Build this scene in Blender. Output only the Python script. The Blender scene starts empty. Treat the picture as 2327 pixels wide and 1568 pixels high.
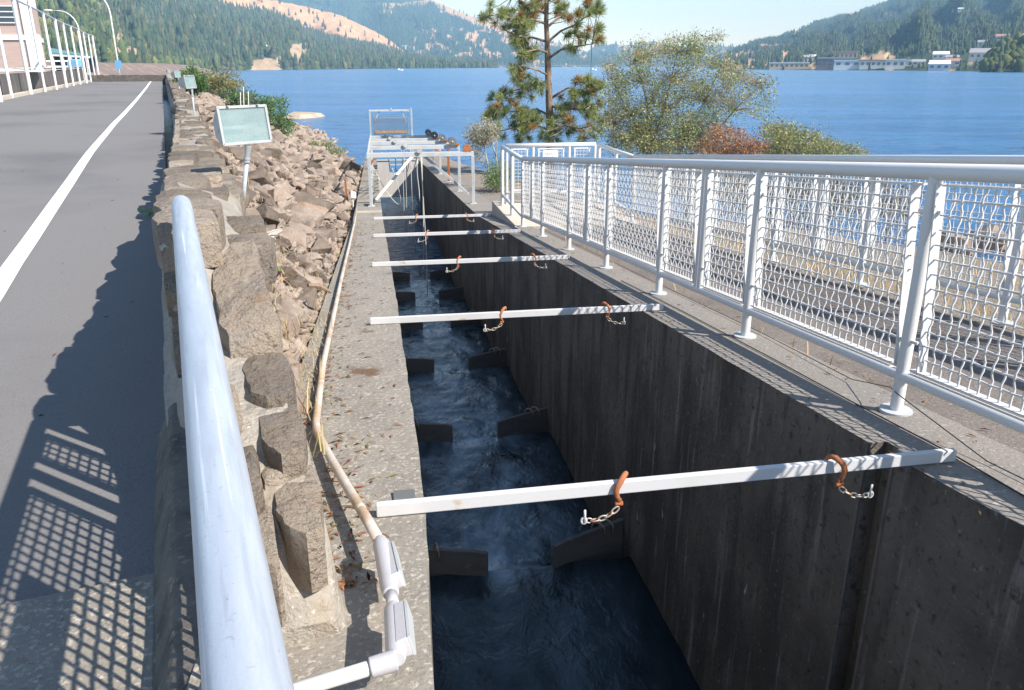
import bpy, bmesh, math, random
import numpy as np
from mathutils import Vector, Matrix, Euler, noise as mnoise

SC = bpy.context.scene
COL = SC.collection
rng = random.Random(7)
nr = np.random.default_rng(11)

# ------------------------------------------------------------------ camera
VW, VH, VF = 2327.0, 1568.0, 1810.0
PIT = math.atan((784 - 148) / VF)
cam_d = bpy.data.cameras.new("camera")
cam_d.sensor_fit = 'HORIZONTAL'
cam_d.sensor_width = 36.0
cam_d.lens = 36.0 * VF / VW
cam_d.clip_start = 0.05
cam_d.clip_end = 30000
cam = bpy.data.objects.new("camera", cam_d)
COL.objects.link(cam)
cam.location = (0, 0, 0)
cam.rotation_euler = (math.pi / 2 - PIT, 0, 0)
SC.camera = cam

# ------------------------------------------------------------------ light
SUN = Vector((0.95, -0.56, 1.0)).normalized()
EL = math.asin(SUN.z)
AZ = math.atan2(SUN.x, SUN.y)
w = bpy.data.worlds.new("World")
SC.world = w
w.use_nodes = True
nt = w.node_tree
bg = nt.nodes["Background"]
sky = nt.nodes.new("ShaderNodeTexSky")
sky.sky_type = 'NISHITA'
sky.sun_disc = False
sky.sun_elevation = EL
sky.sun_rotation = AZ
sky.air_density = 1.0
sky.dust_density = 0.1
sky.ozone_density = 1.6
nt.links.new(sky.outputs[0], bg.inputs[0])
bg.inputs[1].default_value = 0.112
sd = bpy.data.lights.new("sun", 'SUN')
sd.energy = 4.7
sd.angle = math.radians(0.53)
sd.color = (1.0, 0.945, 0.87)
so = bpy.data.objects.new("sun", sd)
COL.objects.link(so)
so.rotation_euler = SUN.to_track_quat('Z', 'Y').to_euler()

SC.view_settings.view_transform = 'Standard'
SC.view_settings.look = 'None'
SC.view_settings.exposure = 0.95
SC.view_settings.gamma = 1.0
SC.render.engine = 'CYCLES'
SC.cycles.use_denoising = True
SC.cycles.max_bounces = 6
SC.cycles.diffuse_bounces = 3
SC.cycles.glossy_bounces = 3
SC.cycles.transparent_max_bounces = 8
SC.cycles.volume_bounces = 0
SC.cycles.sample_clamp_indirect = 6.0

# ------------------------------------------------------------------ frames of reference
def ray(x, y):
    a = (x - VW / 2) / VF
    b = (VH / 2 - y) / VF
    return np.array([a, math.cos(PIT) + b * math.sin(PIT), -math.sin(PIT) + b * math.cos(PIT)])

def at(x, y, Y):
    r = ray(x, y)
    return r * (Y / r[1])

def atz(x, y, z):
    r = ray(x, y)
    return r * (z / r[2])

def proj(X, Y, Z):
    d = Y * math.cos(PIT) - Z * math.sin(PIT)
    u = Y * math.sin(PIT) + Z * math.cos(PIT)
    return VW / 2 + VF * X / d, VH / 2 - VF * u / d

H0, H1 = -0.16435353, 0.98640145          # heading of the fish ladder

def SL(s, l, z):                          # along / across the ladder
    return (s * H0 + l * H1, s * H1 - l * H0, z)

def UV(u, v, z):                          # along / across the road
    return (-0.3827 * u + 0.9239 * v, 0.9239 * u + 0.3827 * v, z)

def ztop(s):
    return -1.387 - 0.10153 * (s - 2.8) if s <= 14.2 else -2.545 - 0.0556 * (s - 14.2)

RIVER = -5.1

# ------------------------------------------------------------------ mesh helpers
class MB:
    def __init__(self):
        self.v = []
        self.f = []

    def add(self, vs, fs):
        o = len(self.v)
        self.v += [tuple(map(float, p)) for p in vs]
        self.f += [tuple(i + o for i in f) for f in fs]

    def box8(self, b, t):                 # four bottom points, four top points (same order)
        self.add(list(b) + list(t), [(3, 2, 1, 0), (4, 5, 6, 7), (0, 1, 5, 4), (1, 2, 6, 5), (2, 3, 7, 6), (3, 0, 4, 7)])

    def box(self, c, d, ax=None, ay=None):
        ax = Vector(ax if ax is not None else (1, 0, 0)).normalized()
        ay = Vector(ay if ay is not None else (0, 1, 0)).normalized()
        az = ax.cross(ay).normalized()
        ay = az.cross(ax).normalized()
        c = Vector(c)
        hx, hy, hz = ax * d[0] / 2, ay * d[1] / 2, az * d[2] / 2
        q = [-hx - hy, hx - hy, hx + hy, -hx + hy]
        self.box8([c + p - hz for p in q], [c + p + hz for p in q])

    def bar(self, a, b, wdt, hgt, up=(0, 0, 1)):   # rectangular bar from a to b
        a, b = Vector(a), Vector(b)
        d = (b - a)
        x = d.normalized()
        up = Vector(up)
        side = up.cross(x)
        if side.length < 1e-4:
            side = Vector((1, 0, 0)).cross(x)
        self.box((a + b) / 2, (d.length, wdt, hgt), x, side)

    def tube(self, pts, r, seg=8, cap=True, closed=False):
        pts = [Vector(p) for p in pts]
        n = len(pts)
        rs = r if isinstance(r, (list, tuple)) else [r] * n
        vs, fs = [], []
        prev = None
        for i, p in enumerate(pts):
            if closed:
                t = pts[(i + 1) % n] - pts[i - 1]
            else:
                t = pts[min(i + 1, n - 1)] - pts[max(i - 1, 0)]
            t = t.normalized() if t.length > 1e-9 else Vector((0, 0, 1))
            if prev is None:
                a = Vector((0, 0, 1)) if abs(t.z) < 0.9 else Vector((1, 0, 0))
                nx = t.cross(a).normalized()
            else:
                nx = prev - t * prev.dot(t)
                nx = nx.normalized() if nx.length > 1e-6 else t.orthogonal().normalized()
            prev = nx
            ny = t.cross(nx)
            for k in range(seg):
                th = 2 * math.pi * k / seg
                vs.append(p + (nx * math.cos(th) + ny * math.sin(th)) * rs[i])
        m = n if closed else n - 1
        for i in range(m):
            for k in range(seg):
                k2 = (k + 1) % seg
                j = (i + 1) % n
                fs.append((i * seg + k, i * seg + k2, j * seg + k2, j * seg + k))
        if cap and not closed:
            fs.append(tuple(range(seg - 1, -1, -1)))
            fs.append(tuple((n - 1) * seg + k for k in range(seg)))
        self.add(vs, fs)

    def cyl(self, a, b, r, seg=16):
        self.tube([a, b], r, seg)

    def strip(self, rows):                # grid of points, rows of equal length
        n = len(rows[0])
        o = [p for r in rows for p in r]
        fs = []
        for i in range(len(rows) - 1):
            for k in range(n - 1):
                fs.append((i * n + k, i * n + k + 1, (i + 1) * n + k + 1, (i + 1) * n + k))
        self.add(o, fs)

ORG = {}

def link_mesh(name, me, mat, parent=None, org=None):
    o = bpy.data.objects.new(name, me)
    COL.objects.link(o)
    if mat is not None:
        for m in (mat if isinstance(mat, (list, tuple)) else [mat]):
            me.materials.append(m)
    if parent is not None:
        o.parent = parent
    ORG[o.name] = org if org is not None else Vector((0, 0, 0))
    return o

def obj(name, mb, mat, parent=None, smooth=False, bevel=0.0):
    org = ORG[parent.name] if parent is not None else Vector((0, 0, 0))
    me = bpy.data.meshes.new(name)
    me.from_pydata([tuple(Vector(p) - org) for p in mb.v], [], mb.f)
    me.update()
    if smooth:
        me.polygons.foreach_set("use_smooth", [True] * len(me.polygons))
        me.update()
    o = link_mesh(name, me, mat, parent, org)
    if smooth == 'auto':
        try:
            me.set_sharp_from_angle(angle=math.radians(40))
        except Exception:
            pass
    if bevel:
        md = o.modifiers.new("bevel", 'BEVEL')
        md.width = bevel
        md.segments = 2
        md.limit_method = 'ANGLE'
        md.angle_limit = math.radians(50)
    return o

def mesh_np(name, V, F, mat, parent=None, tint=None, smooth=False):
    org = ORG[parent.name] if parent is not None else Vector((0, 0, 0))
    V = np.asarray(V, dtype=np.float32) - np.array(org, dtype=np.float32)
    F = np.asarray(F, dtype=np.int32)
    me = bpy.data.meshes.new(name)
    n, k = F.shape
    me.vertices.add(len(V))
    me.vertices.foreach_set("co", V.ravel())
    me.loops.add(n * k)
    me.loops.foreach_set("vertex_index", F.ravel())
    me.polygons.add(n)
    me.polygons.foreach_set("loop_start", np.arange(0, n * k, k, dtype=np.int32))
    me.polygons.foreach_set("loop_total", np.full(n, k, dtype=np.int32))
    if smooth:
        me.polygons.foreach_set("use_smooth", np.ones(n, dtype=bool))
    me.update(calc_edges=True)
    me.validate()
    if tint is not None:
        a = me.attributes.new("tint", 'FLOAT_COLOR', 'POINT')
        c = np.ones((len(V), 4), dtype=np.float32)
        c[:, :3] = tint
        a.data.foreach_set("color", c.ravel())
    return link_mesh(name, me, mat, parent, org)

def tag(o, label=None, cat=None, group=None, kind=None):
    if label:
        o["label"] = label
    if cat:
        o["category"] = cat
    if group:
        o["group"] = group
    if kind:
        o["kind"] = kind
    return o

def thing(name, label, cat, loc, group=None):
    o = bpy.data.objects.new(name, None)
    o.empty_display_size = 0.2
    COL.objects.link(o)
    o.location = loc
    ORG[o.name] = Vector(loc)
    return tag(o, label, cat, group)

def structure(o):
    o["kind"] = "structure"
    return o

# ------------------------------------------------------------------ materials
def mat(name, col, rough=0.8, metal=0.0, layers=(), bump=None, spec=0.5, tint=False, objrand=0.0, trans=0.0, ior=None):
    """layers: (scale or (sx,sy,sz), colour, lo, hi[, detail]) noise patches laid over the base colour"""
    m = bpy.data.materials.new(name)
    m.use_nodes = True
    t = m.node_tree
    N, L = t.nodes, t.links
    p = N["Principled BSDF"]
    p.inputs["Roughness"].default_value = rough
    p.inputs["Metallic"].default_value = metal
    p.inputs["Specular IOR Level"].default_value = spec
    if ior:
        p.inputs["IOR"].default_value = ior
    geo = N.new("ShaderNodeNewGeometry")

    def noise(sc, detail=6.0, rgh=0.6):
        mp = N.new("ShaderNodeMapping")
        s = sc if isinstance(sc, (tuple, list)) else (sc, sc, sc)
        if len(s) == 4:                     # fourth number: heading of the long axis
            mp.vector_type = 'TEXTURE'
            mp.inputs["Rotation"].default_value = (0, 0, s[3])
            s = tuple(1 / q for q in s[:3])
        mp.inputs["Scale"].default_value = s
        L.new(geo.outputs["Position"], mp.inputs["Vector"])
        nz = N.new("ShaderNodeTexNoise")
        nz.inputs["Scale"].default_value = 1.0
        nz.inputs["Detail"].default_value = detail
        nz.inputs["Roughness"].default_value = rgh
        L.new(mp.outputs[0], nz.inputs["Vector"])
        return nz.outputs["Fac"]
    cur = None
    rgb = N.new("ShaderNodeRGB")
    rgb.outputs[0].default_value = (*col, 1)
    cur = rgb.outputs[0]
    for ly in layers:
        sc, c2, lo, hi = ly[:4]
        det = ly[4] if len(ly) > 4 else 6.0
        mr = N.new("ShaderNodeMapRange")
        mr.inputs["From Min"].default_value = lo
        mr.inputs["From Max"].default_value = hi
        L.new(noise(sc, det), mr.inputs["Value"])
        mx = N.new("ShaderNodeMix")
        mx.data_type = 'RGBA'
        L.new(mr.outputs[0], mx.inputs["Factor"])
        L.new(cur, mx.inputs["A"])
        mx.inputs["B"].default_value = (*c2, 1)
        cur = mx.outputs["Result"]
    if tint:
        at_ = N.new("ShaderNodeAttribute")
        at_.attribute_name = "tint"
        mx = N.new("ShaderNodeMix")
        mx.data_type = 'RGBA'
        mx.blend_type = 'MULTIPLY'
        mx.inputs["Factor"].default_value = 1.0
        L.new(cur, mx.inputs["A"])
        L.new(at_.outputs["Color"], mx.inputs["B"])
        cur = mx.outputs["Result"]
    if objrand:
        oi = N.new("ShaderNodeObjectInfo")
        mr = N.new("ShaderNodeMapRange")
        mr.inputs["To Min"].default_value = 1 - objrand
        mr.inputs["To Max"].default_value = 1 + objrand
        L.new(oi.outputs["Random"], mr.inputs["Value"])
        hs = N.new("ShaderNodeHueSaturation")
        L.new(mr.outputs[0], hs.inputs["Value"])
        L.new(cur, hs.inputs["Color"])
        cur = hs.outputs[0]
    L.new(cur, p.inputs["Base Color"])
    if bump:
        hgt = None
        for sc, st in (bump if isinstance(bump, list) else [bump]):
            f = noise(sc)
            b = N.new("ShaderNodeBump")
            b.inputs["Strength"].default_value = 1.0
            b.inputs["Distance"].default_value = st
            L.new(f, b.inputs["Height"])
            if hgt is not None:
                L.new(hgt, b.inputs["Normal"])
            hgt = b.outputs[0]
        L.new(hgt, p.inputs["Normal"])
    if trans:
        tr = N.new("ShaderNodeBsdfTranslucent")
        L.new(cur, tr.inputs["Color"])
        ms = N.new("ShaderNodeMixShader")
        ms.inputs[0].default_value = trans
        L.new(p.outputs[0], ms.inputs[1])
        L.new(tr.outputs[0], ms.inputs[2])
        L.new(ms.outputs[0], N["Material Output"].inputs[0])
    return m

M = {}
M['asphalt'] = mat("asphalt", (0.185, 0.178, 0.177), 0.9, layers=[(60, (0.22, 0.215, 0.21), 0.5, 0.75), (90, (0.09, 0.09, 0.092), 0.55, 0.75), (0.7, (0.185, 0.178, 0.172), 0.4, 0.75), (0.25, (0.12, 0.118, 0.12), 0.5, 0.75)], bump=(90, 0.004), spec=0.3)
M['white_line'] = mat("road_paint", (0.78, 0.77, 0.74), 0.7, layers=[(70, (0.5, 0.5, 0.48), 0.62, 0.78)], spec=0.3)
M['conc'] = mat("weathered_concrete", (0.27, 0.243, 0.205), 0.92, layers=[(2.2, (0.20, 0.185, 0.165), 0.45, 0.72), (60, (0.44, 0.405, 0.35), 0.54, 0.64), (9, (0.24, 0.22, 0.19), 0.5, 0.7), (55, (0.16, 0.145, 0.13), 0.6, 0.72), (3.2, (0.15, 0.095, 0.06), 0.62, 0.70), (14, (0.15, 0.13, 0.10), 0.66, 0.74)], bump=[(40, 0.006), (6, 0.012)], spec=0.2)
M['apron'] = mat("sandy_concrete", (0.40, 0.355, 0.29), 0.95, layers=[(5, (0.30, 0.265, 0.22), 0.48, 0.68), (45, (0.50, 0.455, 0.385), 0.5, 0.66), (70, (0.17, 0.15, 0.125), 0.6, 0.72), (9, (0.20, 0.15, 0.10), 0.68, 0.75)], bump=[(45, 0.006), (12, 0.012)], spec=0.15)
M['conc_walk'] = mat("walkway_concrete", (0.25, 0.225, 0.198), 0.92, layers=[(1.6, (0.22, 0.205, 0.19), 0.45, 0.7), (45, (0.42, 0.39, 0.35), 0.58, 0.68), (70, (0.15, 0.14, 0.13), 0.58, 0.7)], bump=[(60, 0.005)], spec=0.2)
M['conc_pale'] = mat("pale_concrete", (0.52, 0.46, 0.38), 0.9, layers=[(3, (0.40, 0.36, 0.30), 0.5, 0.75), (50, (0.6, 0.56, 0.5), 0.6, 0.7)], bump=(50, 0.003), spec=0.2)
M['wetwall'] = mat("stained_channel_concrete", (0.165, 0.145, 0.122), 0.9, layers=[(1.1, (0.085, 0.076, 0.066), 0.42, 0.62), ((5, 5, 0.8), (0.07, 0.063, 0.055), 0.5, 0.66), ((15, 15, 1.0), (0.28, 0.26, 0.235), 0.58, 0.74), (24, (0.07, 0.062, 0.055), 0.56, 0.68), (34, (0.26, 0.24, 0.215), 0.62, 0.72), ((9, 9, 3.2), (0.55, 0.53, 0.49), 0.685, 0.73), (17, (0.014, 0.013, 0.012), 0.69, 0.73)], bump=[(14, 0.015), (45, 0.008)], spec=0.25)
M['mortar'] = mat("mortar", (0.33, 0.295, 0.25), 0.95, layers=[(18, (0.25, 0.235, 0.21), 0.45, 0.7), (4, (0.22, 0.17, 0.11), 0.56, 0.70), (2.2, (0.27, 0.165, 0.085), 0.63, 0.74), (60, (0.48, 0.45, 0.41), 0.6, 0.7)], bump=[(30, 0.012), (8, 0.03)], spec=0.2)
M['stone'] = mat("basalt_stone", (0.25, 0.205, 0.16), 0.92, layers=[(6, (0.28, 0.24, 0.20), 0.45, 0.7), (3, (0.13, 0.117, 0.11), 0.5, 0.75), (35, (0.29, 0.26, 0.22), 0.58, 0.7), (9, (0.40, 0.40, 0.36), 0.70, 0.73), (16, (0.42, 0.46, 0.12), 0.735, 0.75), (4.3, (0.20, 0.115, 0.06), 0.60, 0.75)], bump=[(11, 0.05), (38, 0.02), (110, 0.006)], spec=0.2, objrand=0.36)
M['rock'] = mat("riprap_rock", (0.205, 0.16, 0.128), 0.95, layers=[(5, (0.27, 0.225, 0.185), 0.42, 0.68), (2.2, (0.115, 0.10, 0.09), 0.5, 0.75), (30, (0.31, 0.27, 0.23), 0.6, 0.72), (1.3, (0.24, 0.15, 0.09), 0.60, 0.75)], bump=[(12, 0.02), (45, 0.006)], spec=0.2, objrand=0.42)
M['soil'] = mat("dry_soil", (0.19, 0.155, 0.12), 0.97, layers=[(1.2, (0.30, 0.24, 0.15), 0.5, 0.7), (8, (0.11, 0.09, 0.075), 0.5, 0.72), (30, (0.28, 0.25, 0.21), 0.58, 0.7)], bump=[(9, 0.06), (40, 0.02)], spec=0.1)
M['gravel'] = mat("gravel", (0.24, 0.21, 0.18), 0.95, layers=[(35, (0.36, 0.33, 0.29), 0.5, 0.65), (60, (0.10, 0.09, 0.08), 0.55, 0.7), (1.2, (0.30, 0.23, 0.13), 0.55, 0.7)], bump=[(50, 0.02)], spec=0.2)
M['white_steel'] = mat("white_painted_steel", (0.62, 0.62, 0.615), 0.42, layers=[(1.5, (0.68, 0.68, 0.66), 0.5, 0.75), (14, (0.50, 0.46, 0.40), 0.72, 0.78)], spec=0.5)
M['galv'] = mat("galvanised_pipe", (0.43, 0.475, 0.54), 0.4, metal=0.3, layers=[((26, 3, 26, 0.3927), (0.54, 0.575, 0.63), 0.4, 0.66), ((70, 5, 70, 0.3927), (0.40, 0.43, 0.48), 0.52, 0.68), ((110, 1.6, 110, 0.3927), (0.74, 0.75, 0.77), 0.60, 0.70), (160, (0.36, 0.38, 0.42), 0.62, 0.72), (30, (0.66, 0.66, 0.66), 0.69, 0.74)], bump=(140, 0.0005), spec=0.5)
M['grey_steel'] = mat("grey_painted_steel", (0.46, 0.475, 0.475), 0.5, layers=[(5, (0.38, 0.385, 0.38), 0.5, 0.7), (11, (0.42, 0.27, 0.14), 0.68, 0.76), (30, (0.35, 0.33, 0.30), 0.66, 0.75)], spec=0.5)
M['beam_paint'] = mat("chalky_white_paint", (0.56, 0.56, 0.565), 0.5, layers=[(2.0, (0.48, 0.47, 0.445), 0.5, 0.75), ((7, 7, 12), (0.45, 0.29, 0.14), 0.62, 0.72), (60, (0.45, 0.42, 0.38), 0.68, 0.75)], spec=0.4)
M['rust'] = mat("rust", (0.36, 0.125, 0.05), 0.85, layers=[(40, (0.20, 0.075, 0.035), 0.5, 0.7), (25, (0.46, 0.19, 0.08), 0.55, 0.7)], bump=(120, 0.002), spec=0.2)
M['rust_orange'] = mat("orange_rust", (0.37, 0.14, 0.065), 0.8, layers=[(30, (0.36, 0.12, 0.05), 0.5, 0.7)], bump=(120, 0.002), spec=0.3)
M['chain'] = mat("worn_zinc", (0.40, 0.37, 0.32), 0.5, metal=0.4, layers=[(45, (0.38, 0.17, 0.08), 0.5, 0.6)], spec=0.5)
M['conduit'] = mat("conduit_paint", (0.50, 0.44, 0.38), 0.55, layers=[((3, 3, 3), (0.42, 0.30, 0.19), 0.48, 0.6), (18, (0.62, 0.58, 0.54), 0.55, 0.68), (7, (0.44, 0.24, 0.11), 0.62, 0.72)], spec=0.4)
M['fitting'] = mat("silver_fitting", (0.50, 0.485, 0.50), 0.42, metal=0.15, layers=[(14, (0.52, 0.50, 0.50), 0.5, 0.7), (5.5, (0.35, 0.13, 0.08), 0.66, 0.68)], bump=(80, 0.0008), spec=0.5)
M['dark_rubber'] = mat("black_cable", (0.02, 0.02, 0.022), 0.6)
M['rope'] = mat("rope", (0.62, 0.60, 0.54), 0.9)
M['plate_wood'] = mat("weir_plate", (0.15, 0.135, 0.12), 0.8, layers=[((2, 2, 9), (0.10, 0.09, 0.08), 0.5, 0.7), (14, (0.2, 0.19, 0.17), 0.6, 0.72)], bump=(20, 0.004), spec=0.3)
M['gate_plate'] = mat("gate_sheet_steel", (0.46, 0.45, 0.43), 0.5, layers=[((2, 2, 0.7), (0.40, 0.37, 0.33), 0.45, 0.7), ((9, 9, 0.8), (0.55, 0.53, 0.50), 0.55, 0.7), (6, (0.38, 0.27, 0.18), 0.68, 0.76)], spec=0.4)
M['disc'] = mat("dark_reel", (0.12, 0.125, 0.12), 0.5, layers=[(14, (0.2, 0.2, 0.19), 0.5, 0.7)], spec=0.5)
M['black'] = mat("black_paint_and_shade", (0.018, 0.02, 0.022), 0.45)
M['lens'] = mat("lamp_glass", (0.34, 0.43, 0.43), 0.12, layers=[((3, 3, 9), (0.42, 0.50, 0.49), 0.45, 0.65)], spec=0.8)
_t = M['lens'].node_tree
_ms = _t.nodes.new("ShaderNodeMixShader")
_tr = _t.nodes.new("ShaderNodeBsdfTransparent")
_tr.inputs[0].default_value = (0.86, 0.95, 0.95, 1)
_ms.inputs[0].default_value = 0.55
_t.links.new(_t.nodes["Principled BSDF"].outputs[0], _ms.inputs[1])
_t.links.new(_tr.outputs[0], _ms.inputs[2])
_t.links.new(_ms.outputs[0], _t.nodes["Material Output"].inputs[0])
M['reflector'] = mat("lamp_reflector", (0.55, 0.60, 0.60), 0.35, metal=0.3)
M['housing'] = mat("grey_lamp_housing", (0.42, 0.43, 0.43), 0.5, metal=0.3, layers=[(8, (0.33, 0.33, 0.33), 0.5, 0.7), (15, (0.40, 0.24, 0.16), 0.68, 0.75)], spec=0.5)
M['driftwood'] = mat("driftwood", (0.45, 0.41, 0.36), 0.9, layers=[((8, 40, 40), (0.3, 0.26, 0.21), 0.5, 0.7)], bump=(40, 0.006))
M['bark'] = mat("pine_bark", (0.26, 0.19, 0.14), 0.95, layers=[((20, 20, 6), (0.11, 0.085, 0.07), 0.48, 0.62), ((6, 6, 2), (0.34, 0.25, 0.18), 0.55, 0.7)], bump=((18, 18, 6), 0.02), spec=0.1)
M['pale_bark'] = mat("pale_bark", (0.46, 0.42, 0.36), 0.9, layers=[((14, 14, 5), (0.28, 0.24, 0.2), 0.5, 0.65)], spec=0.1)
M['twig'] = mat("grey_twig", (0.27, 0.235, 0.195), 0.95, spec=0.1)
M['needle'] = mat("pine_needles", (1, 1, 1), 0.5, tint=True, spec=0.5, trans=0.4)
M['leaf'] = mat("leaves", (1, 1, 1), 0.5, tint=True, spec=0.4, trans=0.3)
M['forest'] = mat("forest_foliage", (1, 1, 1), 0.9, tint=True, spec=0.1)
M['hillside'] = mat("hillside", (1, 1, 1), 0.97, tint=True, layers=[(0.03, (0.72, 0.72, 0.72), 0.45, 0.7), (0.12, (0.8, 0.78, 0.76), 0.5, 0.7)], bump=(0.05, 3.0), spec=0.05)
M['grass_dry'] = mat("dry_grass", (1, 1, 1), 0.9, tint=True, spec=0.1, trans=0.25)
M['brick'] = mat("pinkish_brick", (0.50, 0.37, 0.32), 0.9, layers=[((0.6, 0.6, 9), (0.44, 0.33, 0.29), 0.5, 0.6)], spec=0.2)
M['white_trim'] = mat("white_trim", (0.74, 0.72, 0.68), 0.7, layers=[(1.2, (0.66, 0.64, 0.6), 0.5, 0.7)])
M['teal_roof'] = mat("teal_metal_roof", (0.10, 0.23, 0.23), 0.5, layers=[(0.8, (0.13, 0.27, 0.26), 0.5, 0.7)])
M['window'] = mat("window_glass", (0.03, 0.05, 0.08), 0.1, spec=0.8)
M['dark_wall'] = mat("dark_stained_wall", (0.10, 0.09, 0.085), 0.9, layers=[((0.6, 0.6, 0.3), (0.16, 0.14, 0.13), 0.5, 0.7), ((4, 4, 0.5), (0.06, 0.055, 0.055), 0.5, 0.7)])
M['blue'] = mat("blue_tarpaulin", (0.16, 0.40, 0.66), 0.6)
M['canvas'] = mat("white_canvas", (0.80, 0.80, 0.79), 0.7)
M['house_white'] = mat("pale_house_wall", (0.72, 0.70, 0.66), 0.8)
M['house_tan'] = mat("tan_building_wall", (0.52, 0.40, 0.26), 0.8)
M['house_brown'] = mat("brown_building_wall", (0.16, 0.13, 0.12), 0.8)
M['roof_grey'] = mat("grey_roof", (0.30, 0.29, 0.29), 0.8)
M['roof_red'] = mat("rusty_red_roof", (0.36, 0.20, 0.16), 0.8)
M['roof_white'] = mat("white_roof", (0.70, 0.72, 0.74), 0.7)
M['bridge'] = mat("bridge_steel", (0.20, 0.22, 0.24), 0.8)
M['sign_white'] = mat("sign_board", (0.80, 0.80, 0.80), 0.5)
M['ink_grey'] = mat("grey_lettering", (0.36, 0.36, 0.40), 0.6)
M['ink_blue'] = mat("blue_lettering", (0.10, 0.09, 0.42), 0.6)
M['ink_red'] = mat("pale_red_print", (0.75, 0.55, 0.52), 0.6)

def water_mat(name, base, rough, waves, foam=None, patches=()):
    m = bpy.data.materials.new(name)
    m.use_nodes = True
    t = m.node_tree
    N, L = t.nodes, t.links
    p = N["Principled BSDF"]
    p.inputs["Base Color"].default_value = (*base, 1)
    p.inputs["Roughness"].default_value = rough
    p.inputs["IOR"].default_value = 1.33
    geo = N.new("ShaderNodeNewGeometry")
    nor = None

    def nz(sc, rot=0.0, det=4.0):
        mp = N.new("ShaderNodeMapping")
        mp.inputs["Scale"].default_value = sc
        mp.inputs["Rotation"].default_value = (0, 0, rot)
        L.new(geo.outputs["Position"], mp.inputs["Vector"])
        n = N.new("ShaderNodeTexNoise")
        n.inputs["Scale"].default_value = 1
        n.inputs["Detail"].default_value = det
        n.inputs["Roughness"].default_value = 0.6
        n.inputs["Distortion"].default_value = 0.5
        L.new(mp.outputs[0], n.inputs["Vector"])
        return n.outputs["Fac"]
    for sc, rot, dist in waves:
        b = N.new("ShaderNodeBump")
        b.inputs["Strength"].default_value = 1.0
        b.inputs["Distance"].default_value = dist
        L.new(nz(sc, rot), b.inputs["Height"])
        if nor is not None:
            L.new(nor, b.inputs["Normal"])
        nor = b.outputs[0]
    L.new(nor, p.inputs["Normal"])
    if patches:
        cur = None
        for sc, c2, lo, hi in patches:
            mr = N.new("ShaderNodeMapRange")
            mr.inputs["From Min"].default_value = lo
            mr.inputs["From Max"].default_value = hi
            L.new(nz(sc, 0.12, 3.0), mr.inputs["Value"])
            mx = N.new("ShaderNodeMix")
            mx.data_type = 'RGBA'
            L.new(mr.outputs[0], mx.inputs["Factor"])
            if cur is None:
                mx.inputs["A"].default_value = (*base, 1)
            else:
                L.new(cur, mx.inputs["A"])
            mx.inputs["B"].default_value = (*c2, 1)
            cur = mx.outputs["Result"]
        L.new(cur, p.inputs["Base Color"])
    if foam:
        sc, c2, lo, hi = foam
        mr = N.new("ShaderNodeMapRange")
        mr.inputs["From Min"].default_value = lo
        mr.inputs["From Max"].default_value = hi
        L.new(nz(sc, 0.16, 8.0), mr.inputs["Value"])
        fa = N.new("ShaderNodeAttribute")
        fa.attribute_name = "foam"
        mu = N.new("ShaderNodeMath")
        mu.operation = 'MULTIPLY'
        L.new(mr.outputs[0], mu.inputs[0])
        L.new(fa.outputs["Fac"], mu.inputs[1])
        mx = N.new("ShaderNodeMix")
        mx.data_type = 'RGBA'
        L.new(mu.outputs[0], mx.inputs["Factor"])
        mx.inputs["A"].default_value = (*base, 1)
        mx.inputs["B"].default_value = (*c2, 1)
        L.new(mx.outputs["Result"], p.inputs["Base Color"])
    return m

M['river'] = water_mat("river_water", (0.035, 0.145, 0.305), 0.2, [((0.9, 2.2, 1), 0.25, 0.20), ((0.12, 0.35, 1), 0.1, 0.7), ((4, 6, 1), 0.4, 0.03)],
                       patches=[((0.35, 1.3, 1), (0.008, 0.055, 0.16), 0.50, 0.64), ((0.05, 0.25, 1), (0.02, 0.10, 0.26), 0.45, 0.65), ((0.006, 0.04, 1), (0.045, 0.17, 0.38), 0.45, 0.65)])
M['outlet'] = water_mat("outlet_water", (0.012, 0.045, 0.11), 0.12, [((2.2, 5, 1), 0.1, 0.10), ((6, 12, 1), 0.3, 0.03)], patches=[((1.2, 4.5, 1), (0.004, 0.018, 0.05), 0.5, 0.62)])
M['chan'] = water_mat("channel_water", (0.010, 0.017, 0.021), 0.10, [((5, 3.0, 4), 0.0, 0.022), ((14, 9, 12), 0.4, 0.006)], foam=((4, 1.6, 4), (0.27, 0.375, 0.45), 0.30, 0.66))

# =================================================================== SETTING
# river: one sheet to the horizon
mb = MB()
mb.add([(-9000, -200, RIVER), (9000, -200, RIVER), (9000, 14000, RIVER), (-9000, 14000, RIVER)], [(0, 1, 2, 3)])
river = structure(obj("river", mb, M['river']))
river["label"] = "wide wind-rippled blue river"
# cut the river out of the near dry land by laying riverbed / land sheets above it (the land stands higher)

# ---- road
mb = MB()
us = [-6, -2, 0, 2, 4, 6, 9, 12, 16, 22, 30, 45, 60, 75, 86]
mb.strip([[UV(u, v, -1.45) for v in (-7.2, -6.0, -4, -2, -0.15)] for u in us])
structure(obj("road", mb, M['asphalt']))
# painted edge line
mb = MB()
rows = []
for u in [-4, 0, 2, 4, 5, 6, 7, 8, 10, 12, 14, 16, 18, 20, 24, 28, 32, 40, 50, 60, 75, 86]:
    c = np.interp(u, [0, 5, 9, 16, 24, 34, 60, 90], [-1.21, -1.225, -1.28, -1.37, -1.36, -1.27, -1.2, -1.2])
    j = mnoise.noise(Vector((u * 0.8, 3, 0))) * 0.012
    rows.append([UV(u, c - 0.07 + j, -1.445), UV(u, c + 0.07 + j, -1.445)])
mb.strip(rows)
structure(obj("road_marking", mb, M['white_line']))

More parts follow.
